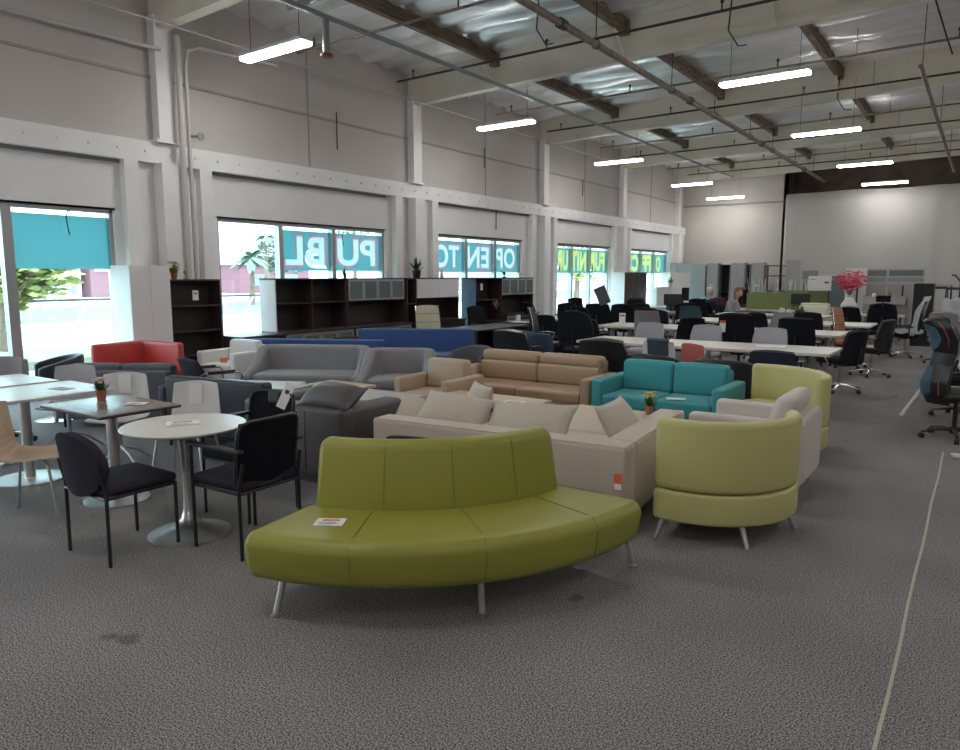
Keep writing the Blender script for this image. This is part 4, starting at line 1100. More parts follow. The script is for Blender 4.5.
# sofas by the left window
o = box_sofa(1.45, .75, charf, .12, .55, .70, .42, 2, .1, legm=blackm); o.location = (-8.05, 4.55, 0); o.rotation_euler = (0, 0, R(212)); tag(o, 'grey sofa seen from behind between the cafe tables and the red loveseat', 'sofa')
pu = [(.46, .40), (.30, .40), (.1, .40), (-.15, .40)]+arc(-.27, .27, .13, 90, 180, 6)+[(-.40, .1), (-.40, -.1), (-.40, -.30), (-.40, -.42)]
o = barrel_chair(pu, red, .79, .32, [(.36, .32, .03, .03), (-.33, -.34, -.03, -.03), (.38, -.3, .03, -.03), (-.3, .3, -.03, .03)], [(.46, .32), (-.26, .32), (-.32, .26), (-.32, -.42), (.40, -.42), (.46, -.36)], .09)
o.name = 'loveseat'; o.location = (-9.44, 5.42, 0); o.rotation_euler = (0, 0, R(6)); tag(o, 'red wraparound corner seat under the leftmost window', 'sofa')
place(sled_chair, dict(w=.56, top=.80, m=navyf, legm=chrome), (-7.1, 4.92, 0), 165, 'dark guest chair with a pale arm loop in front of the red loveseat', 'chair')
def black_loveseat():
    t = box_sofa(1.46, .70, navyl, .10, .62, .77, .43, 2, .14, legm=blackm, back_cush=False, bt=.14); return t
o = black_loveseat(); o.location = (-6.04, 4.50, 0); o.rotation_euler = (0, 0, R(190)); tag(o, 'black leather sofa seen from behind, left of the dark taupe sofa', 'sofa')
def white_armchair():
    t = box_sofa(.80, .74, whitel, .11, .62, .74, .44, 1, .14, bt=.14, name='armchair'); return t
o = white_armchair(); o.location = (-8.98, 6.66, 0); o.rotation_euler = (0, 0, R(4)); tag(o, 'white leather armchair in front of the dark bookcase', 'armchair')
t = MB().bx(-.05, .05, -.004, .004, 0, .07).build('price_sign', tagred, smooth=False); t.location = (-8.93, 6.42, .46); t.rotation_euler = (R(-12), 0, R(40)); tag(t, 'small orange red price sign on the white armchair seat', 'sign')
# sculpted grey pair
o = curvy_sofa(1.60, .80, greyf); o.location = (-7.28, 6.55, 0); o.rotation_euler = (0, 0, R(28)); tag(o, 'grey wool sofa with flowing curved arms', 'sofa')
o = curvy_sofa(.94, .80, greyf, 'armchair'); o.location = (-6.02, 6.88, 0); o.rotation_euler = (0, 0, R(28)); tag(o, 'grey wool armchair with flowing curved arms beside the matching sofa', 'armchair')
# blue banquettes
o = box_sofa(1.95, .75, bluef, 0, .5, .87, .44, 2, .12, back_cush=False, bt=.14, name='banquette'); o.location = (-7.62, 9.12, 0); o.rotation_euler = (0, 0, R(32)); tag(o, 'tall royal blue banquette behind the curved grey armchair', 'sofa')
o = box_sofa(2.3, .6, bluef, 0, .5, .76, .44, 3, .12, back_cush=False, bt=.14, name='banquette'); o.location = (-8.55, 7.68, 0); o.rotation_euler = (0, 0, R(28)); tag(o, 'low royal blue banquette behind the curved grey sofa', 'sofa')
# tan set
o = box_sofa(2.0, .80, tan, .13, .54, .73, .36, 2, .14, head=True, legm=blackm); o.location = (-4.55, 7.72, 0); tag(o, 'tan leather sofa with two thick head cushions', 'sofa')
o = box_sofa(.78, .76, tanlight, .11, .54, .70, .37, 1, .14, legm=blackm, name='armchair'); o.location = (-5.17, 6.66, 0); o.rotation_euler = (0, 0, R(2)); tag(o, 'sand leather armchair between the curved grey chair and the tan sofa', 'armchair')
o = tub_chair(charf, .62, .74); o.location = (-5.72, 8.05, 0); tag(o, 'charcoal tub chair behind the sand leather armchair', 'chair')
o = box_sofa(1.46, .82, teal, .13, .57, .73, .40, 2, .10, back_cush=True, legm=blackm); o.location = (-2.75, 7.62, 0); tag(o, 'teal fabric loveseat with a paper sheet on its seat', 'sofa')
t = MB().bx(-.10, .10, -.06, .06, 0, .003).build('sheet', paper, smooth=False); t.name = 'paper_sheet'; t.location = (-2.55, 7.33, .42); t.rotation_euler = (0, 0, .4); tag(t, 'white sheet on the seat of the teal loveseat', 'card')
# coffee tables
place(coffee_table, dict(w=1.2, d=.6, top=oak, leg=blackm), (-4.18, 6.22, 0), 0, 'pale oak coffee table in front of the tan sofa', 'coffee table', 'coffee tables')
place(coffee_table, dict(w=.9, d=.7, top=oak, leg=alumpaint), (-2.78, 6.12, 0), 0, 'pale oak coffee table behind the sectional sofa cushions, next to the flowers', 'coffee table', 'coffee tables')
place(coffee_table, dict(w=.75, d=.75, top=oak, leg=blackm, th=.035), (-6.2, 5.90, 0), 0, 'square oak topped coffee table with black legs in front of the curved grey sofa', 'coffee table', 'coffee tables')
place(coffee_table, dict(w=.9, d=.6, top=mat('pale_greige_laminate', (.50, .45, .40), .35), leg=blackm), (-5.30, 5.72, 0), 2, 'greige topped coffee table with black legs behind the dark taupe sofa', 'coffee table', 'coffee tables')
place(coffee_table, dict(w=1.2, d=.6, top=lamwhite, leg=blackm), (-7.12, 5.45, 0), 28, 'glossy white coffee table in front of the curved grey sofa', 'coffee table', 'coffee tables')
place(coffee_table, dict(w=1.0, d=.6, top=lamwhite, leg=blackm, th=.02), (-4.35, 5.25, 0), 0, 'white coffee table glimpsed beyond the dark taupe sofa', 'coffee table', 'coffee tables')
o = potted_plant(.05, .10, .16, terr, leafm, 'round', yellowm, seed=9); o.location = (-2.46, 6.35, .42); o.scale = (.85,)*3; tag(o, 'pot of yellow flowers on the oak table beside the teal loveseat', 'plant')
place(paper_card, {'w': .2, 'h': .14, 'red_': True}, (-3.85, 6.2, .421), 4, 'flat paper on the oak coffee table before the tan sofa', 'card', 'paper cards lying on furniture')
# round dark chair behind the green bench
o = tub_chair(navyf, .5, .70); o.location = (-2.95, 3.62, 0); o.rotation_euler = (0, 0, R(195)); tag(o, 'dark round back chair tucked between the green bench and the warm grey sofa', 'chair')

# ================================================================== WALL UNITS (face +x)
def unit(o, x, y0, y1, lab, cat, group=None):
    o.location = (x, (y0+y1)/2, 0); o.rotation_euler = (0, 0, R(90)); return tag(o, lab, cat, group)
unit(tall_cabinet(.62, .5, 1.85, cabwhite, handles=False), -9.92, 5.68, 6.25, 'tall plain white cabinet beside the leftmost window', 'cabinet')
unit(bookcase(.88, .30, 1.65, 4, espresso), -9.95, 6.28, 7.16, 'dark espresso open bookcase standing beside the white cabinet', 'bookcase')
unit(hutch_unit(1.70, doors=0, m=espresso, framem=alumpaint, shelfcols=1, sidem=cabwhite, lowdoors=4), -9.88, 8.22, 9.92, 'wide espresso hutch of open shelves with an end panel coloured pale by window light', 'cabinet')  # pale end panel: window light on that side put into its colour
unit(hutch_unit(1.66, m=espresso, framem=alumpaint), -9.88, 9.95, 11.61, 'espresso credenza and hutch with four frosted glass doors below the backward PU banner', 'cabinet')
unit(bookcase(.30, .40, 1.66, 3, espresso), -9.88, 11.64, 11.94, 'narrow espresso shelf tower at the end of the frosted door hutch', 'bookcase')
unit(hutch_unit(1.55, doors=2, m=espresso, framem=None, doorm=cabwhite, lowdoors=2, solid=True), -9.88, 11.98, 13.53, 'espresso desk hutch with white overhead doors and a plant on top', 'cabinet')
unit(bookcase(1.15, .42, 1.66, 3, espresso, slate), -9.88, 14.15, 15.3, 'espresso bookcase with a blue lit end panel below the OPEN TO banners', 'bookcase')  # end panel coloured blue to carry the window light on it
unit(hutch_unit(1.6, m=espresso, framem=alumpaint), -9.88, 15.32, 16.92, 'far espresso hutch with four frosted glass doors below the backward OP banner', 'cabinet')
o = desk(.95, .55, espresso, espresso); o.rotation_euler = (0, 0, R(90)); o.location = (-9.84, 7.68, 0); tag(o, 'small espresso desk between the open bookcase and the hutch with the pale lit end', 'desk')
for i, y in enumerate((9.55, 10.75)):
    t = empty('low_cabinet', (-8.95, y, 0), R(90)); w = 1.1
    MB().bx(-w/2, w/2, 0, .4, 0, .62).build('body', espresso, t, smooth=False)
    for k in range(2):
        a = -w/2+.02+k*.54; d_ = MB().bx(a, a+.52, -.02, 0, .05, .60).build('door', alumpaint, t, smooth=False); MB().bx(a+.05, a+.47, -.024, -.02, .1, .55).build('door_glass', frost, d_, smooth=False)
    tag(t, 'low espresso cabinet with frosted glass doors behind the blue banquettes, %s one' % ('left' if i == 0 else 'right'), 'cabinet', 'low glass door cabinets')
# things on the wall units
o = potted_plant(.05, .09, .20, terr, goldm, 'round', goldm, seed=5); o.location = (-10.1, 6.46, 1.65); tag(o, 'gold leaved plant in a small pot on top of the espresso bookcase', 'plant')
t = empty('figurine', (-10.05, 6.62, 1.65)); MB().lathe([(.03, 0), (.03, .01), (.008, .02), (.008, .07), (.03, .10), (.02, .13), (.004, .14)], n=14).build('figure', goldm, t); tag(t, 'tiny gold ornament beside the gold leaved plant', 'ornament')
t = MB().bx(-.002, .002, -.05, .05, 0, .15).build('paper_note', paper, smooth=False); t.location = (-9.97, 6.72, 1.33); MB().bx(.002, .003, -.035, .035, .09, .12).build('note_print', tagred, t, smooth=False); tag(t, 'white note standing on the top shelf of the espresso bookcase', 'card')
o = potted_plant(.035, .07, .16, leafdk, leafm, 'spiky', seed=6); o.location = (-10.0, 9.96, 1.66); tag(o, 'tiny green plant on top of the open shelf hutch', 'plant')
o = potted_plant(.10, .16, .34, blackp, leafdk, 'round', seed=7); o.location = (-10.02, 12.12, 1.66); tag(o, 'bushy green plant in a black pot on the white door hutch', 'plant')
o = potted_plant(.05, .06, .26, terr, goldm, 'spiky', seed=8); o.location = (-9.8, 14.9, .90); tag(o, 'dry stalks in a vase before the far espresso bookcase', 'plant')
for i, y in enumerate((15.55, 16.35)):
    t = empty('ornament', (-9.98, y, 1.66)); MB().lathe([(.05, 0), (.05, .012), (.012, .03), (.012, .06), (.04, .09), (.03, .13), (.004, .15)], n=14).tube([(-.02, 0, .1), (-.02, -.12, .17)], .012, 6).build('figure', whitep if i else blackp, t); tag(t, ('white' if i else 'dark') + ' bird shaped ornament on top of the far espresso hutch', 'ornament')
t = MB().lathe([(.03, 0), (.035, .02), (.02, .16), (.005, .2)], n=14).build('vase', satin); t.location = (-9.98, 12.95, 1.66); tag(t, 'slim grey vase at the right end of the white door hutch', 'vase')
t = MB().bx(-.002, .002, -.05, .05, 0, .16).build('paper_note', paper, smooth=False); t.location = (-9.9, 14.42, 1.36); tag(t, 'white note on the top shelf of the blue lit bookcase', 'card')

# ================================================================== MIDDLE AND BACK OF THE SHOWROOM
OC = office_chair
def oc(x, y, rz, lab, g=None, z=0, **kw): return place(OC, kw, (x, y, z), rz, lab, 'office chair', g)
bl = dict(m=blackl, framem=blackp, thick=.10, kk=.35, w=.66, h=.55, top=.91)
oc(-3.90, 8.64, 178, 'wide black leather office chair with rounded back behind the right end of the tan sofa', 'wide black leather chairs', **bl)
oc(-5.68, 9.30, 172, 'wide black leather office chair behind the left end of the tan sofa', 'wide black leather chairs', **bl)
nv = dict(m=slate, thick=.04, kk=.15, w=.46, h=.42, top=.84, arms=False)
place(shell_chair, dict(m=slate, legm=blackm), (-5.45, 9.75, 0), 182, 'slate blue stacking chair nearer the wide black chair', 'chair', 'slate blue stacking chairs')
place(shell_chair, dict(m=slate, legm=blackm), (-5.92, 10.15, 0), 178, 'slate blue stacking chair half hidden behind its twin', 'chair', 'slate blue stacking chairs')
oc(-5.38, 10.75, 180, 'black office chair with an oval back behind the slate chairs', m=blackf, w=.62, h=.56, top=1.15, thick=.08, kk=.75)
oc(-6.5, 11.55, 110, 'black high back chair seen from the side with a bright chrome edge', m=blackl, w=.50, h=.62, top=1.13, style='rib', basem=chrome, arms='chrome')
oc(-7.1, 12.6, 200, 'low black chair between the far espresso desk and the chrome edged chair', m=blackf, w=.46, h=.4, top=.94)
o = oc(-8.85, 11.15, 60, 'cream ribbed conference chair behind the espresso desk', m=creaml, w=.50, h=.66, top=1.12, style='rib', basem=chrome, arms='chrome')
o = desk(1.9, .85, espresso, espresso); o.location = (-7.75, 11.5, 0); o.rotation_euler = (0, 0, R(90)); tag(o, 'dark espresso desk in front of the cream chair', 'desk')
o = desk(1.9, .85, espresso, espresso); o.location = (-7.95, 13.75, 0); o.rotation_euler = (0, 0, R(90)); tag(o, 'dark espresso desk before the blue lit bookcase', 'desk')
for (x, y, r_, lab) in ((-7.9, 12.9, 10, 'white papers on the dark desk before the blue lit bookcase'), (-7.8, 14.3, 40, 'open white catalogue on the far dark desk')):
    o = MB().bx(-.16, .16, -.12, .12, 0, .012).build('catalogue', paper, smooth=False); o.location = (x, y, .741); o.rotation_euler = (0, 0, R(r_)); tag(o, lab, 'papers')
t = MB().lathe([(.05, 0), (.055, .14), (.05, .14), (.045, .01)], n=16).build('pen_cup', whitep); t.location = (-8.05, 13.1, .74); tag(t, 'small white cup on the dark desk before the blue lit bookcase', 'cup')
oc(-8.95, 13.1, 80, 'dark chair beside the blue lit end panel of the far bookcase', m=blackf, w=.50, h=.5, top=1.04)
oc(-6.58, 13.4, 165, 'black mesh chair in the dense cluster left of the grey mesh chair, front one', m=meshblk, style='mesh', w=.52, h=.52, top=1.10, headrest=True)
oc(-6.75, 14.4, 190, 'black task chair in the dense cluster, behind the front headrest chair', m=blackf, w=.55, h=.5, top=1.12)
oc(-5.9, 12.2, 172, 'black padded chair in front of the cluster with its seat at table height', m=blackf, w=.58, h=.50, top=.93, thick=.09)
cl = [(-8.75, 15.1, 150, 1.08, 'leftmost of the dark task chairs below the yellow lettered window'), (-8.25, 15.9, 185, 1.05, 'second dark task chair below the yellow lettered window'), (-7.7, 15.3, 170, 1.10, 'third dark task chair below the yellow lettered window'),
      (-6.85, 15.9, 190, 1.06, 'fourth dark task chair below the yellow lettered window'), (-8.7, 17.4, 160, 1.12, 'dark task chair right behind the row at the yellow lettered window'), (-7.5, 18.4, 180, 1.08, 'dark task chair in front of the dark wardrobes, left'),
      (-6.7, 16.9, 170, 1.05, 'dark task chair in front of the dark wardrobes, right'), (-6.25, 18.5, 200, 1.02, 'dark task chair beside the white glowing gap of the last window'), (-8.3, 20.4, 180, 1.05, 'small far dark task chair near the last window, left'),
      (-7.5, 21.4, 150, 1.06, 'small far dark task chair near the last window, middle'), (-8.2, 23.4, 180, 1.08, 'tiny far dark task chair before the white wall cabinet'), (-6.2, 19.6, 170, 1.10, 'dark task chair left of the seated people')]
for x, y, a, tp_, lab in cl: oc(x, y, a, lab, 'dark task chairs in the window aisle', m=blackf, w=.52, h=.50, top=tp_, thick=.06, kk=.4)
# upturned seats on top of the cluster
for (x, y, z, a, lab) in ((-8.3, 15.35, .74, 30, 'dark chair part resting on a desk against the bright window'),):
    pass
o = MB().rbox((0, 0, 0), (.24, .05, .40), .024).build('chair_backrest', charf); o.location = (-6.42, 13.75, 1.30); o.rotation_euler = (R(15), R(-24), R(30)); tag(o, 'loose tilted dark chair back standing on top of the chair cluster', 'chair part')
def round_stool():
    t = empty('task_stool'); MB().lathe([(.16, 0), (.19, .02), (.19, .06), (.15, .09)], (0, 0, .70), 20).build('seat', blackp, t); MB().lathe([(.20, 0), (.20, .02), (.03, .04), (.025, .7)], n=18).build('post', blackp, t); return t
for (x, y, lab) in ((-8.75, 14.55, 'small dark round stool left of the yellow lettered window'), ): place(round_stool, {}, (x, y, 0), 0, lab, 'stool')
desks = [(-8.6, 16.6, 1.8, .7, 'dark desk surface below the yellow lettered window'), ]
o = long_table(1.8, .7, espresso, blackm); o.location = (-8.0, 16.25+.35, 0); tag(o, 'dark table below the yellow lettered window', 'table')
o = long_table(2.6, .8, lamoff, alumpaint); o.location = (-7.9, 19.3, 0); tag(o, 'pale table in the window aisle before the dark wardrobes', 'table')
o = long_table(2.2, .8, lamwhite, alumpaint); o.location = (-8.2, 22.3, 0); tag(o, 'white table beside the last window', 'table')
# long tables
o = long_table(3.5, 1.0, lamoff, alumpaint, .04); o.location = (-3.23, 10.28, 0); tag(o, 'nearest long offwhite meeting table', 'table'); o['label'] = 'nearest long offwhite meeting table behind the teal loveseat'
o = long_table(4.4, 1.15, lamoff, alumpaint, .04); o.location = (-4.02, 13.5, 0); tag(o, 'second long offwhite meeting table, behind the black chair with the red tag', 'table')
o = long_table(3.8, 1.3, lamoff, alumpaint, .04); o.location = (-3.6, 16.3, 0); tag(o, 'third long offwhite meeting table, in front of the green divider', 'table')
o = long_table(2.6, 1.0, lamwhite, alumpaint, .04, panel=cabwhite); o.location = (-5.1, 22.1, 0); tag(o, 'white workstation table under the large green divider', 'table')
t = MB().rbox((0, 0, .24), (1.62, .05, .48), .012).build('desk_divider', olivep); t.location = (-4.83, 22.0, .742); tag(t, 'large olive green fabric desk divider, nearer of the two', 'divider')
t = MB().rbox((0, 0, .26), (1.15, .05, .52), .012).build('desk_divider', olivep); t.location = (-4.3, 23.6, .742); tag(t, 'second olive green divider behind the nearer one, shifted right', 'divider')
o = long_table(1.8, .7, lamwhite, alumpaint); o.location = (-4.3, 23.6, 0); tag(o, 'white table carrying the second green divider', 'table')
o = long_table(2.6, .9, lamwhite, alumpaint); o.location = (-4.3, 19.3, 0); tag(o, 'white table between the third long table and the green dividers', 'table')
# around the first table
place(shell_chair, dict(m=whitep, legm=alumpaint), (-3.50, 9.50, 0), 182, 'white shell chair with a navy pad on its back, at the nearest long table', 'chair')
t = [q for q in bpy.data.objects if q.get('label', '').startswith('white shell chair with a navy pad')][0]; t.scale = (1.12, 1.05, 1.02)
pd = MB().shell(lambda u, v: (u*.125, .222+.018*v-.02*u*u+.022, .72+v*.09), 10, 10, .035, .12); pd.build('back_pad', mat('slate_pad', (.06, .08, .11), .7), t)
pd = MB().tube([(-.13, .245, .83), (.13, .245, .83)], .03, 8).build('pad_roll', mat('slate_pad', (0, 0, 0)), t)
place(shell_chair, dict(m=salmon, legm=alumpaint), (-2.95, 9.50, 0), 155, 'salmon chair half turned at the nearest long table', 'chair')
oc(-2.02, 9.42, 180, 'navy fabric chair at the right end of the nearest long table', m=mat('midnight_fabric', (.02, .025, .05), .9), w=.56, h=.42, top=.80, thick=.07, kk=.3)
place(tub_chair, dict(m=blackl, w=.66, h=.76), (-3.30, 8.62, 0), 180, 'black leather tub chair behind the teal loveseat, left', 'chair', 'black tub chairs behind the teal loveseat')
place(tub_chair, dict(m=blackl, w=.72, h=.76), (-2.42, 8.60, 0), 180, 'black leather tub chair behind the teal loveseat, right', 'chair', 'black tub chairs behind the teal loveseat')
gr = dict(m=greyshell, w=.50, h=.40, top=.92, thick=.03, kk=.3, arms=False, basem=alumpaint, framem=alumpaint, cast=True)
for x, y, lab in ((-4.55, 11.45, 'left pale grey chair on the far side of the nearest long table'), (-3.58, 11.4, 'middle pale grey chair on the far side of the nearest long table'), (-2.58, 11.3, 'right pale grey chair on the far side of the nearest long table')):
    oc(x, y, 0, lab, 'pale grey chairs at the nearest table', **gr)
oc(-3.28, 12.45, 180, 'tall black chair with an orange red and white price tag', m=blackf, w=.56, h=.58, top=1.09, thick=.09, kk=.22, tagged=True)
oc(-2.33, 12.35, 180, 'plain tall black chair right of the tagged one', m=blackf, w=.52, h=.54, top=1.05, thick=.09, kk=.15)
oc(-4.85, 12.5, 180, 'taupe mesh chair at the second long table', m=greytaupe, w=.48, h=.44, top=1.09, thick=.02, kk=.12)
oc(-4.22, 12.45, 225, 'black task chair turned sideways between the grey chairs', m=blackf, w=.48, h=.5, top=1.0)
oc(-3.05, 14.55, 0, 'grey backed chair on the far side of the second long table', m=greyf, w=.52, h=.46, top=1.0, thick=.05)
oc(-5.6, 14.55, 10, 'dark chair on the far side of the second long table, left end', m=blackf, w=.5, h=.46, top=.98)
oc(-5.28, 16.1, 180, 'black chair with a see-through slate mesh back', m=meshblue, style='mesh', w=.50, h=.50, top=1.05, kk=.2)
oc(-6.05, 15.2, 200, 'dark chair between the second and third long tables, left', m=blackf, w=.5, h=.5, top=1.02)
oc(-3.6, 15.3, 165, 'black chair back tilted beside the white stands', m=blackf, w=.44, h=.36, top=.97)
oc(-2.62, 14.85, 180, 'black chair at the near side of the third long table', m=blackf, w=.50, h=.50, top=1.03, thick=.06, kk=.3)
# right ends: chrome arm chairs
oc(-1.62, 11.75, 245, 'black chair with chrome arms and star base at the end of the nearest table', m=blackf, w=.5, h=.5, top=.92, basem=chrome, arms='chrome')
oc(-1.45, 13.9, 250, 'black chair with bent chrome arms beside the second table end', m=blackl, w=.5, h=.5, top=.98, basem=chrome, arms='chrome')
oc(-1.95, 14.95, 78, 'cognac leather chair with a high back and white edge', m=cognac, w=.46, h=.66, top=1.12, style='rib', basem=chrome, arms='chrome', seatm=cognac)
oc(-1.72, 17.9, 185, 'black high back chair with a headrest, behind the cognac chair', m=meshblk, w=.56, h=.60, top=1.12, style='mesh', headrest=True, seatm=blackf)
oc(-2.4, 18.6, 170, 'dark chair behind the third table near the pink flowers', m=blackf, w=.5, h=.46, top=1.0)
# plastic wrapped chair
o = oc(-1.22, 17.55, -82, 'mesh chair wrapped in clear plastic on a chrome star base', m=meshblk, style='mesh', w=.54, h=.66, top=1.20, basem=chrome)
MB().shell(lambda u, v: (u*(.31-.05*v), .27+.12*v-.12*u*u+.02*math.sin(u*9+v*5), .87+v*.42), 16, 16, .004, .3).shell(lambda u, v: (u*.33, .02+v*.28, .58-.05*u*u+.02*math.sin(u*8+v*6)), 12, 10, .004, .3).build('plastic_wrap', plastic_wrap, o)
# gaming chair
def gaming_chair():
    t = office_chair(w=.5, h=.3, top=.72, m=blackl, basem=blackp, arms=True, kk=.4)
    for c in list(t.children):
        if c.name.split('.')[0] in ('backrest', 'back_stem'): bpy.data.objects.remove(c)
    prof = [(.25, .40, .16), (.30, .50, .21), (.31, .62, .21), (.25, .78, .13), (.22, .92, .15), (.25, 1.06, .23), (.31, 1.18, .22), (.35, 1.25, .14)]
    def f(u, v, o=0):
        s_ = (v+1)/2*(len(prof)-1); i = min(int(s_), len(prof)-2); q = s_-i; q = q*q*(3-2*q)
        y, z, w = [prof[i][k]*(1-q)+prof[i+1][k]*q for k in range(3)]
        return (u*w, y-.13*abs(u)**1.6+o, z)
    MB().shell(lambda u, v: f(u, v), 14, 34, .075, .12).build('backrest', blackl, t, ang=60)
    bm_ = mat('steel_blue_mesh', (.06, .12, .18), .5, bump=.9, bscale=60, stretch=(1, 1, 4))
    MB().shell(lambda u, v: f(u*.55, .52+v*.30, .045), 8, 12, .012, .8).build('upper_blue_panel', bm_, t, ang=60)
    MB().shell(lambda u, v: f(u*.5, -.50+v*.34, .045), 8, 12, .012, .6).build('lower_blue_panel', bm_, t, ang=60)
    for s_ in (-1, 1):
        MB().tube([tuple(Vector(f(s_*.80, v/10, .045))) for v in range(-9, 10)], .008, 8).build('red_stripe', mat('matte_red', (.40, .06, .04), .5), t)
        MB().tube([tuple(Vector(f(s_*.93, v/10, .03))) for v in range(-9, 10)], .014, 8).build('edge_piping', mat('grey_blue_trim', (.16, .20, .24), .4), t)
    MB().tube([(0, .12, .41), (0, .26, .40), (0, .28, .48)], .03, 8).build('hinge', satin, t)
    return t
o = gaming_chair(); o.location = (-.12, 8.95, 0); o.rotation_euler = (0, 0, R(116)); tag(o, 'blue and black racing style chair with red stripes at the right edge', 'office chair')
oc(-.08, 10.4, 100, 'black high back leather chair just behind the racing style chair', m=blackl, w=.56, h=.7, top=1.22, thick=.10)
o = long_table(1.6, 3.2, lamoff, whitep); o.location = (.72, 10.4+.45, 0); o.location = (.66, 10.9, 0); tag(o, 'offwhite table at the far right edge beyond the racing style chair', 'table')
t = MB().rbox((0, 0, .02), (.75, .07, .035), .012).build('desk_foot', whitep); t.location = (.26, 8.02, 0); t.name = 'foot_rail'; tag(t, 'white steel desk foot on the carpet below the racing style chair', 'desk foot')
t = MB().tube([(-.68, 10.0, .02), (-.50, 10.15, .34)], .022, 8).build('table_leg', whitep); tag(t, 'slanted white leg standing left of the racing style chair', 'leg')
# ---- things on the tables
t = empty('brochure_stand', (-3.62, 16.9, .741))
for k in (0, 1): MB().box((k*.16, 0, .14), (.10, .03, .26), Matrix.Rotation(R(12), 4, 'Y')).build('brochure', whitep, t, smooth=False)
tag(t, 'pair of white slanted stands on the third long table', 'stand')
o = potted_plant(.07, .10, .28, blackp, leafdk, 'round', seed=11); o.location = (-3.15, 16.7, .741); tag(o, 'dark green plant on the third long table', 'plant')
def monitor(w=.5):
    t = empty('monitor'); MB().rbox((0, 0, .32), (w, .03, .30), .01).build('screen', blackp, t); MB().tube([(0, .02, .01), (0, .03, .22)], .02, 8).lathe([(.11, 0), (.11, .01), (.02, .02)], n=16).build('stand', blackp, t); return t
place(monitor, {}, (-4.12, 21.75, .742), 5, 'black monitor in front of the green dividers', 'monitor')
place(monitor, {}, (-6.9, 19.3, .742), 15, 'dark monitor on the pale table in the window aisle', 'monitor')
for (x, y, z, lab) in ((-7.1, 16.55, .742, 'white info card standing on the dark table in the window aisle'), (-5.9, 13.6, .742, 'white info card standing on the left end of the second long table')):
    t = MB().bx(-.06, .06, -.004, .004, 0, .22).build('info_card', paper, smooth=False); t.location = (x, y, z); t.rotation_euler = (R(-8), 0, R(20)); MB().bx(-.045, .045, -.0055, -.004, .15, .19).build('card_heading', tagred, t, smooth=False); tag(t, lab, 'card')
o = MB().bx(-.2, .2, -.14, .14, 0, .01).build('catalogue', paper, smooth=False); o.location = (-4.9, 13.6, .742); o.rotation_euler = (0, 0, .5); tag(o, 'white papers on the second long table behind the sideways black chair', 'papers')
o = MB().bx(-.2, .2, -.14, .14, 0, .01).build('catalogue', paper, smooth=False); o.location = (-2.3, 10.3, .742); o.rotation_euler = (0, 0, .1); tag(o, 'pale papers near the right end of the nearest long table', 'papers')
# cream chair and vase
o = box_sofa(.95, .8, creaml, .12, .70, 1.0, .44, 1, .14, bt=.14, name='armchair'); o.location = (-3.40, 20.3, 0); o.rotation_euler = (0, 0, R(170)); tag(o, 'cream leather high back armchair before the green dividers', 'armchair')
def pink_vase():
    t = empty('flower_vase'); MB().lathe([(.10, 0), (.17, .08), (.18, .16), (.10, .28), (.07, .34), (.10, .38)], n=22).build('vase', whitep, t)
    rs = random.Random(4); st = MB(); bl_ = MB()
    for i in range(24):
        a = rs.uniform(0, 6.28); el = rs.uniform(.75, 1.5); L = rs.uniform(.3, .58); d = Vector((math.cos(a)*math.cos(el), math.sin(a)*math.cos(el), math.sin(el))); p1 = Vector((0, 0, .36)); p2 = p1+d*L
        st.tube([p1, p1+d*L*.5+Vector((0, 0, .03)), p2], .005, 4)
        for k in range(12):
            q = p1+d*L*rs.uniform(.5, 1.05)+Vector((rs.gauss(0, .035), rs.gauss(0, .035), rs.gauss(0, .035)))
            for j in range(5):
                b = 2*PI*j/5; bl_.lathe([(.006, -.010), (.028, 0), (.006, .014)], (q.x+.022*math.cos(b), q.y+.022*math.sin(b), q.z), 5)
    st.build('stems', wood_rough, t, smooth=False); bl_.build('blossoms', pinkm, t, smooth=False); return t
o = long_table(2.0, .8, cabwhite, blackm); o.location = (-2.75, 21.9, 0); tag(o, 'pale table carrying the vase of pink blossoms', 'table')
o = pink_vase(); o.location = (-2.92, 21.9, .741); o.scale = (1.15,)*3; tag(o, 'white vase with a big spray of pink blossoms', 'vase')
# ---- along the back
def back_unit(o, x0, x1, y, lab, cat, g=None): o.location = ((x0+x1)/2, y, 0); return tag(o, lab, cat, g)
def locker(w, h=2.2, d=.5, door=True):
    t = empty('steel_cabinet'); MB().bx(-w/2, w/2, .02, d, 0, h).build('body', steelgrey, t, smooth=False)
    o = MB().bx(-w/2+.01, w/2-.01, 0, .02, .08, h-.02).build('door', steelgrey, t, smooth=False); MB().bx(-.08, .08, -.03, 0, h*.60, h*.60+.05).build('handle', whitep, o, smooth=False); return t
def open_steel(w, h=2.15, d=.5, n=4):
    t = empty('open_shelf_cabinet'); MB().bx(-w/2, w/2, d-.02, d, 0, h).build('back_panel', darkslot, t, smooth=False)
    for s_ in (-1, 1): MB().bx(s_*(w/2-.01)-.01, s_*(w/2-.01)+.01, 0, d, 0, h).build('side_panel', steelgrey, t, smooth=False)
    for i in range(n+1): MB().bx(-w/2+.02, w/2-.02, 0.005, d-.02, .04+(h-.08)*i/n-.012, .04+(h-.08)*i/n+.012).build('shelf', darkslot, t, smooth=False)
    return t
YL = 28.9; SHX = -.42
back_unit(tall_cabinet(.25, .6, 2.22, steelgrey, handles=False), -10.45, -10.2, YL-.2, 'slim grey steel cabinet at the back corner, left of the frosted glass one', 'cabinet')
t = tall_cabinet(1.2, .6, 2.16, mat('pale_glass_front', (.32, .36, .36), .25), handles=False); back_unit(t, -9.8+SHX, -8.62+SHX, YL-.1, 'wide cabinet with pale frosted sliding fronts at the back', 'cabinet')
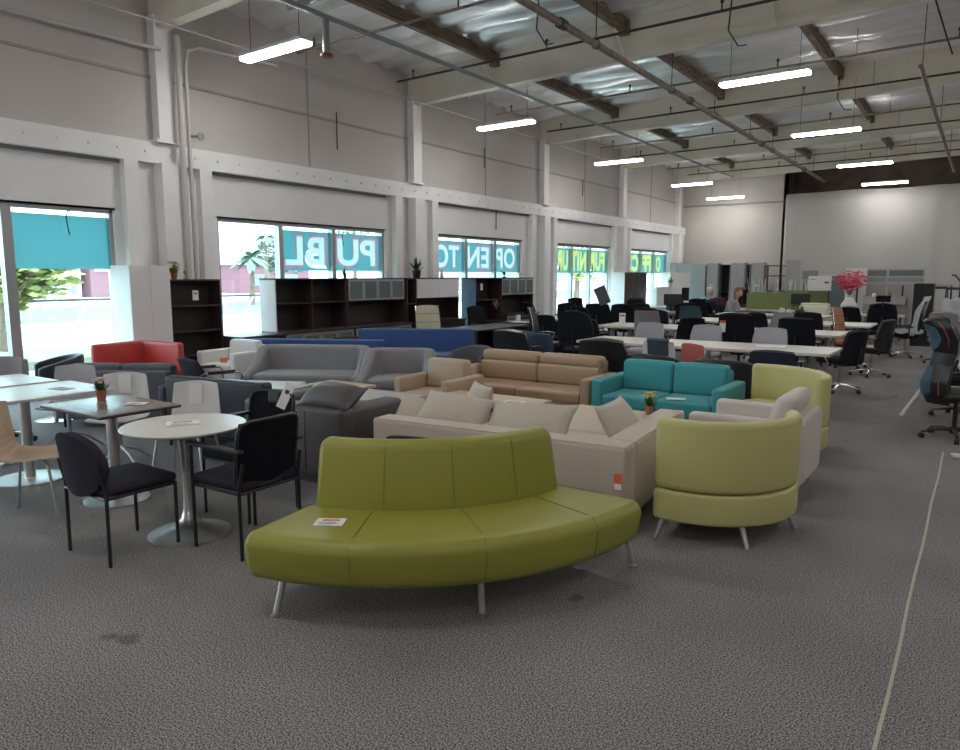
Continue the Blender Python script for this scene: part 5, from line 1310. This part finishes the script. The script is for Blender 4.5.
back_unit(locker(.42), -8.58+SHX, -8.16+SHX, YL, 'grey steel door cabinet, leftmost of the three with white handles', 'cabinet', 'steel cabinets along the back wall')
back_unit(open_steel(.46), -8.13+SHX, -7.67+SHX, YL, 'open dark shelving between the steel cabinets', 'shelf')
back_unit(tall_cabinet(.5, .5, 2.2, steelgrey), -7.64+SHX, -7.14+SHX, YL, 'grey steel double door cabinet in the middle of the back row', 'cabinet', 'steel cabinets along the back wall')
back_unit(open_steel(.20, n=3), -7.11+SHX, -6.91+SHX, YL, 'narrow dark open shelf slot between steel cabinets', 'shelf')
back_unit(locker(.46), -6.88+SHX, -6.42+SHX, YL, 'grey steel door cabinet, rightmost of the three with white handles', 'cabinet', 'steel cabinets along the back wall')
t = empty('metal_rack'); wr = 1.05
for sx in (-1, 1):
    for yy in (0, .45): MB().bx(sx*wr/2-.025, sx*wr/2+.025, yy-.02, yy+.02, 0, 2.1).build('upright', wood_rough, t, smooth=False)
for z in (.5, 1.1, 1.68, 2.06): MB().bx(-wr/2, wr/2, 0, .45, z, z+.05).build('shelf', wood_rough, t, smooth=False)
back_unit(t, -6.38+SHX, -5.32+SHX, YL, 'brown metal rack with bare shelves against the back wall', 'rack')
o = MB().rbox((0, 0, 1.12), (.46, .06, 2.24), .02).build('partition_panel', steelgrey); o.location = (-5.3, 26.4, 0); tag(o, 'tall grey fabric partition panel leaning before the white curtain', 'panel')
o = MB().rbox((0, 0, .94), (.48, .06, 1.88), .02).build('partition_panel', greyf); o.location = (-4.72, 26.3, 0); tag(o, 'shorter grey rounded partition panel beside the tall one', 'panel')
# upturned chairs on tables
o = long_table(2.5, .8, blackp, blackm); o.location = (-5.3, 25.3, 0); tag(o, 'dark table carrying a row of upturned chairs', 'table')
for i in range(5):
    x = -6.2+i*.44
    o = place(shell_chair, dict(m=blackp, legm=whitep), (x, 25.3, 1.19), 20*(i % 3)-20, 'upturned black chair with white legs on the dark table, %s from the left' % li[i], 'chair', 'upturned chairs')
    o.rotation_euler = (PI, 0, R(15*(i % 3)-15)); o.location = (x, 25.3, 1.60)
# whiteboard on an easel
t = empty('whiteboard', (-3.85, 22.9, 0)); MB().rbox((0, 0, 1.49), (.62, .025, .42), .008).build('board', whitep, t)
for s_ in (-1, 1): MB().tube([(s_*.25, .02, 1.3), (s_*.28, .1, .015)], .012, 6).build('leg', blackm, t)
MB().bx(-.25, -.10, -.0145, -.0125, 1.60, 1.615).bx(.12, .24, -.0145, -.0125, 1.49, 1.54).build('marker_notes', inkm, t, smooth=False); tag(t, 'white presentation board with faint marks above the green divider', 'board')
def cubicle(x0, x1, y, h, lab, m=steelgrey, g=None):
    w = x1-x0; t = empty('cubicle_wall', ((x0+x1)/2, y, 0)); MB().rbox((0, 0, h/2), (w, .06, h), .008).build('panel', m, t); MB().bx(-w/2, w/2, -.035, .035, h-.03, h).build('cap_rail', satin, t, smooth=False); return tag(t, lab, 'partition', g)
cubicle(-4.0, -3.10, 24.2, 1.74, 'grey cubicle wall behind the white presentation board', mat('blue_grey_panel', (.16, .18, .21), .8))
cubicle(-3.15, -2.62, 22.7, 1.92, 'white upright panel behind the pink blossoms', whitep)
# glazed cubicle run
t = empty('glazed_partition', (-2.05, 23.0, 0)); w = 1.55
MB().bx(-w/2, w/2, -.03, .03, 1.48, 1.54).bx(-w/2, w/2, -.03, .03, 1.86, 1.92).bx(-w/2, w/2, -.03, .03, 1.66, 1.70).build('rail', alumpaint, t, smooth=False)
for x in (-w/2, -.1, w/2): MB().bx(x-.025, x+.025, -.03, .03, 0, 1.92).build('post', alumpaint, t, smooth=False)
for a, b in ((-w/2+.03, -.13), (-.07, w/2-.03)):
    MB().bx(a, b, -.005, .005, 1.70, 1.86).build('upper_glass', frost, t, smooth=False); MB().bx(a, b, -.005, .005, 1.54, 1.66).build('lower_glass', mat('pale_green_glass', (.30, .36, .34), .2), t, smooth=False)
MB().bx(-w/2, w/2, -.02, .02, .1, 1.48).build('fabric_panel', mat('greige_panel', (.36, .34, .32), .85), t, smooth=False)
tag(t, 'cubicle partition with dark and pale glass panes', 'partition')
def workstation(x0, x1, y, lab):
    w = x1-x0; t = empty('workstation', ((x0+x1)/2, y, 0)); MB().rbox((0, 0, .72), (w, .7, .035), .008).build('worktop', lamoff, t)
    for s_ in (-1, 1): MB().bx(s_*(w/2-.03)-.015, s_*(w/2-.03)+.015, -.33, .33, 0, .70).build('side_panel', steelgrey, t, smooth=False)
    MB().bx(-w/2+.05, w/2-.05, .1, .33, 1.0, 1.18).build('shelf_bin', steelgrey, t, smooth=False); MB().bx(-w/2+.03, w/2-.03, .31, .34, .74, 1.2).build('back_screen', mat('greige_panel', (0, 0, 0)), t, smooth=False)
    return tag(t, lab, 'desk')
workstation(-2.5, -1.45, 20.6, 'workstation with a grey shelf bin left of the black cabinet')
for (x, y, z, r_, h_, m, lab) in ((-2.2, 20.7, 1.18, .05, .10, whitep, 'small white box shaped ornament on the workstation shelf'), (-1.85, 20.7, 1.18, .035, .16, terr, 'brown figurine pair on the workstation shelf')):
    t = MB().lathe([(r_, 0), (r_*1.1, h_*.5), (r_*.6, h_*.8), (r_*.3, h_)], n=12).build('ornament', m); t.location = (x, y, z); tag(t, lab, 'ornament')
t = empty('monitor_arm', (-2.3, 20.0, 0))
t = tall_cabinet(.42, .5, 1.52, blackp, darkslot, handles=False); t.location = (-1.13, 20.5, 0); tag(t, 'black tall cabinet beside the aisle at the back', 'cabinet')
bpy.data.objects.remove(bpy.data.objects['monitor_arm'])
t = empty('bar_rail', (-1.6, 22.2, 0)); MB().bx(-1.2, 1.0, -.02, .02, 1.44, 1.48).build('rail', steelgrey, t, smooth=False)
for x in (-1.18, -.1, .98): MB().bx(x-.02, x+.02, -.02, .02, 0, 1.46).build('post', blackp, t, smooth=False)
tag(t, 'dark frame with a thin top rail behind the workstation', 'frame')
for (x0, x1, y, z0, z1, m, lab) in ((-1.18, -.80, 24, .75, 1.34, whitep, 'white board right of the black cabinet'), (-.74, -.30, 24, .80, 1.32, whitep, 'second white board at the far right')):
    t = empty('whiteboard', ((x0+x1)/2, y, 0)); w = x1-x0; MB().rbox((0, 0, (z0+z1)/2), (w, .03, z1-z0), .006).build('board', m, t); MB().bx(-w/2-.03, w/2+.03, -.02, .02, z1, z1+.07).build('frame_rail', espresso, t, smooth=False)
    for s_ in (-1, 1): MB().bx(s_*(w/2+.01)-.015, s_*(w/2+.01)+.015, -.02, .02, 0, z1).build('post', espresso, t, smooth=False)
    tag(t, lab, 'board')
o = long_table(1.5, .7, lamoff, blackm); o.location = (-.15, 19.2, 0); tag(o, 'pale desk at the back right behind the wrapped chair', 'table')
t = empty('packed_equipment', (-.42, 19.2, .741)); MB().rbox((0, 0, .10), (.42, .4, .2), .05).build('base', alumpaint, t); MB().rbox((0, .05, .30), (.30, .06, .26), .02, M=None).build('screen', blackp, t); MB().shell(lambda u, v: (u*.26, -.1+v*.1, .26+v*.2+.03*math.sin(u*6)), 8, 8, .01, .4).build('plastic_cover', plastic_wrap, t); tag(t, 'wrapped grey office machine on the pale desk at the back right', 'machine')
oc(-.5, 16.6, 170, 'dark grey chair in plastic behind the racing style chair', m=greyf, w=.5, h=.5, top=1.02)
t = empty('wall_hook', (-.42, 21.5, 0)); MB().tube([(0, 0, 0.01), (0, 0, 1.55), (-.12, 0, 1.72), (-.2, 0, 1.72)], .02, 8).lathe([(.2, 0), (.2, .02), (.02, .03)], n=14).build('stand', blackp, t); MB().tube([(0, 0, 1.5), (.2, 0, 1.62)], .02, 6).build('arm', blackp, t); t.name = 'coat_stand'; tag(t, 'black coat stand with bent hooks at the far right edge', 'coat stand')
# wall side far
unit(tall_cabinet(.95, .5, 1.83, espresso, sidem=cabwhite), -9.9, 22.98, 23.92, 'dark two door wardrobe near the last window, nearer of the pair', 'cabinet', 'dark wardrobes')  # pale body colour paints the light falling on the near side
unit(tall_cabinet(.95, .5, 1.83, espresso), -9.9, 23.95, 24.9, 'dark two door wardrobe near the last window, farther of the pair', 'cabinet', 'dark wardrobes')
t = empty('wall_cabinet', (-9.6, 27.6, 0), R(60)); MB().bx(-.5, .5, 0, .5, 1.25, 1.84).build('upper_cabinet', whitep, t, smooth=False); MB().bx(-.48, .48, .42, .5, .74, 1.25).build('back_panel', espback, t, smooth=False); MB().bx(-.5, .5, -.1, .5, 0, .74).build('lower_cabinet', whitep, t, smooth=False)
for s_ in (-1, 1): MB().bx(s_*.485-.015, s_*.485+.015, .05, .5, .74, 1.25).build('side_panel', espback, t, smooth=False)
tag(t, 'bright white cabinet with a dark open niche at the back left', 'cabinet')
t = tall_cabinet(1.0, .5, 1.3, cabwhite, handles=False); t.location = (-9.3, 25.6, 0); t.rotation_euler = (0, 0, R(50)); tag(t, 'lower white cabinet left of the white cabinet with the dark niche', 'cabinet')
o = potted_plant(.09, .14, .30, whitep, goldm, 'round', peach, seed=13); o.location = (-9.3, 25.65, 1.30); tag(o, 'small gold coloured plant on the lower white cabinet', 'plant')
# water cooler
t = empty('water_cooler', (-7.4, 23.6, 0)); MB().rbox((0, 0, .32), (.28, .28, .64), .03).build('body', whitep, t); MB().lathe([(.05, .63), (.12, .68), (.14, .72), (.14, .98), (.12, 1.02), (.06, 1.03)], n=22).build('water_bottle', mat('aqua_bottle', (.10, .60, .68), .15), t); tag(t, 'water cooler with a bright aqua bottle', 'water cooler')
# small office items far left: red and dark chairs
oc(-7.0, 24.4, 160, 'small dark red backed chair far behind, left of the water cooler', m=mat('wine_fabric', (.10, .02, .03), .9), w=.5, h=.46, top=1.0)
oc(-6.9, 26.6, 180, 'large dark chair before the steel cabinets', m=blackf, w=.6, h=.6, top=1.22)
oc(-6.2, 26.8, 190, 'small dark chair before the rightmost steel cabinet', m=blackf, w=.5, h=.5, top=1.1)

# ================================================================== PEOPLE (seated, far back)
def remesh(o, vx=.018, sm=6):
    m = o.modifiers.new('r', 'REMESH'); m.mode = 'VOXEL'; m.voxel_size = vx; s_ = o.modifiers.new('s', 'SMOOTH'); s_.iterations = sm; s_.factor = .5
    bpy.context.view_layer.update()
    me = bpy.data.meshes.new_from_object(o.evaluated_get(bpy.context.evaluated_depsgraph_get())); o.modifiers.clear(); o.data = me
    me.polygons.foreach_set('use_smooth', [True]*len(me.polygons)); return o
def person(loc, rz, shirtm, trouserm, hairm, lab, lean=.08, reach=.25, longhair=False, sleeve=.6):
    """seated at .46 m, faces -y"""
    hip = Vector((0, .05, .52)); ch = Vector((0, .05-lean, .88)); nk = Vector((0, .04-lean*1.5, 1.07)); hd = Vector((0, .0-lean*1.9, 1.24))
    b = MB()
    b.tube([hip, (hip+ch)/2, ch, nk+Vector((0, 0, -.03))], [.13, .125, .145, .07], 14).tube([nk+Vector((0, 0, -.05)), hd], [.055, .05], 12)
    b.rbox(hd+Vector((0, -.005, .02)), (.155, .195, .235), .075)
    b.tube([hd+Vector((0, -.09, .01)), hd+Vector((0, -.125, -.015))], [.012, .016], 8)      # nose
    for s_ in (-1, 1): b.rbox(hd+Vector((s_*.083, .01, .01)), (.02, .04, .06), .01)          # ears
    J = {}
    for s_ in (-1, 1):
        sh = ch+Vector((s_*.18, 0, .10)); el = sh+Vector((s_*.06, -.10, -.27)); wr_ = el+Vector((-s_*.05, -reach, .03+.05)); J[s_] = (sh, el, wr_)
        b.tube([ch+Vector((s_*.06, 0, .12)), sh], [.06, .058], 10).tube([sh, el, wr_], [.055, .043, .03], 10)
        b.rbox(wr_+Vector((0, -.05, -.005)), (.08, .09, .03), .014)
        for k in range(4):
            x = -.03+.02*k; L = (.06, .07, .075, .06)[k]; p = wr_+Vector((x, -.09, 0)); b.tube([p, p+Vector((0, -L*.6, -.005)), p+Vector((0, -L, -.025))], [.010, .009, .008], 6)
        p = wr_+Vector((-s_*.035, -.02, 0)); b.tube([p, p+Vector((-s_*.03, -.03, 0)), p+Vector((-s_*.035, -.06, -.01))], [.012, .011, .009], 6)
        kn = hip+Vector((s_*.13, -.44, .02)); an = Vector((s_*.12, -.42, .09))
        b.tube([hip+Vector((s_*.08, 0, 0)), kn, an], [.10, .065, .042], 12).tube([an+Vector((0, .03, -.03)), an+Vector((0, -.16, -.05))], [.04, .032], 8)
        J[s_] += (kn, an)
    body = remesh(b.build('person', skin), .014, 4); body.location = loc; body.rotation_euler = (0, 0, R(rz))
    s = MB().tube([hip+Vector((0, 0, -.02)), (hip+ch)/2, ch, nk+Vector((0, 0, -.05))], [.155, .15, .17, .08], 14)
    for q in (-1, 1): s.tube([ch+Vector((q*.06, 0, .11)), J[q][0]], [.08, .075], 10).tube([J[q][0], J[q][1], J[q][1]*(1-sleeve)+J[q][2]*sleeve], [.073, .06, .048], 10)
    remesh(s.build('shirt', shirtm, body), .018, 5)
    s = MB().tube([hip+Vector((0, .03, .06)), hip+Vector((0, 0, -.03))], [.15, .15], 12)
    for q in (-1, 1): s.tube([hip+Vector((q*.08, 0, 0)), J[q][3], J[q][4]], [.12, .082, .062], 12)
    remesh(s.build('trousers', trouserm, body), .018, 5)
    for q in (-1, 1): MB().rbox(J[q][4]+Vector((0, -.06, -.055)), (.09, .27, .07), .03).build('shoe', blackp, body)
    h = MB().rbox(hd+Vector((0, .018, .065)), (.178, .205, .19), .085)
    if longhair: h.rbox(hd+Vector((0, .08, -.06)), (.17, .08, .26), .038)
    h.rbox(hd+Vector((0, -.05, .12)), (.15, .12, .06), .028)
    remesh(h.build('hair', hairm, body), .014, 3)
    for q in (-1, 1): MB().lathe([(.002, -.008), (.010, 0), (.002, .008)], hd+Vector((q*.033, -.097, .03)), 10).build('eye', inkm, body)
    MB().rbox(hd+Vector((0, -.097, -.05)), (.05, .012, .012), .005).build('mouth', mat('lips', (.38, .14, .12), .5), body)
    return tag(body, lab, 'person')
oc(-6.42, 20.8, 172, 'dark mesh chair with the silver haired person in it', m=meshblk, style='mesh', w=.5, h=.5, top=.98)
person((-6.42, 20.85, 0), 172, mat('navy_shirt', (.02, .025, .05), .9), blackf, hairg, 'person with silver hair in a dark shirt, seated with their back to the camera', .06, .28)
oc(-5.72, 20.35, 75, 'dark low chair with the person in grey in it', m=blackf, w=.5, h=.36, top=.86)
person((-5.68, 20.36, 0), 75, mat('heather_grey_shirt', (.30, .29, .30), .9), mat('grey_trousers', (.2, .2, .22), .9), hairb, 'person with auburn hair in a grey top, seated in profile and leaning toward a table', .14, .26, True)

# ================================================================== CAMERA, WORLD
w = bpy.data.worlds.new('sky'); bpy.context.scene.world = w; w.use_nodes = True
bg = w.node_tree.nodes['Background']; bg.inputs['Color'].default_value = (.80, .93, 1, 1); bg.inputs['Strength'].default_value = 2.4
sl = bpy.data.lights.new('sun', 'SUN'); sl.energy = 3.0; sl.angle = R(1); sl.color = (1, .97, .92)
so = bpy.data.objects.new('sun', sl); C.objects.link(so); so.rotation_euler = Vector((-.45, .25, -.86)).to_track_quat('-Z', 'Y').to_euler()
cam = bpy.data.cameras.new('camera'); co = bpy.data.objects.new('camera', cam); C.objects.link(co)
cam.sensor_fit = 'HORIZONTAL'; cam.sensor_width = 36; cam.lens = 721/960*36; cam.clip_end = 500
co.location = (0, 0, 1.7); co.rotation_euler = (R(90-7.818), 0, R(34.597))
sc = bpy.context.scene; sc.camera = co
sc.view_settings.view_transform = 'Standard'; sc.view_settings.look = 'None'; sc.view_settings.exposure = 1.42; sc.view_settings.gamma = 1
sc.cycles.use_denoising = True
sc.cycles.max_bounces = 6; sc.cycles.diffuse_bounces = 4; sc.cycles.transparent_max_bounces = 12
sc.cycles.sample_clamp_indirect = 6
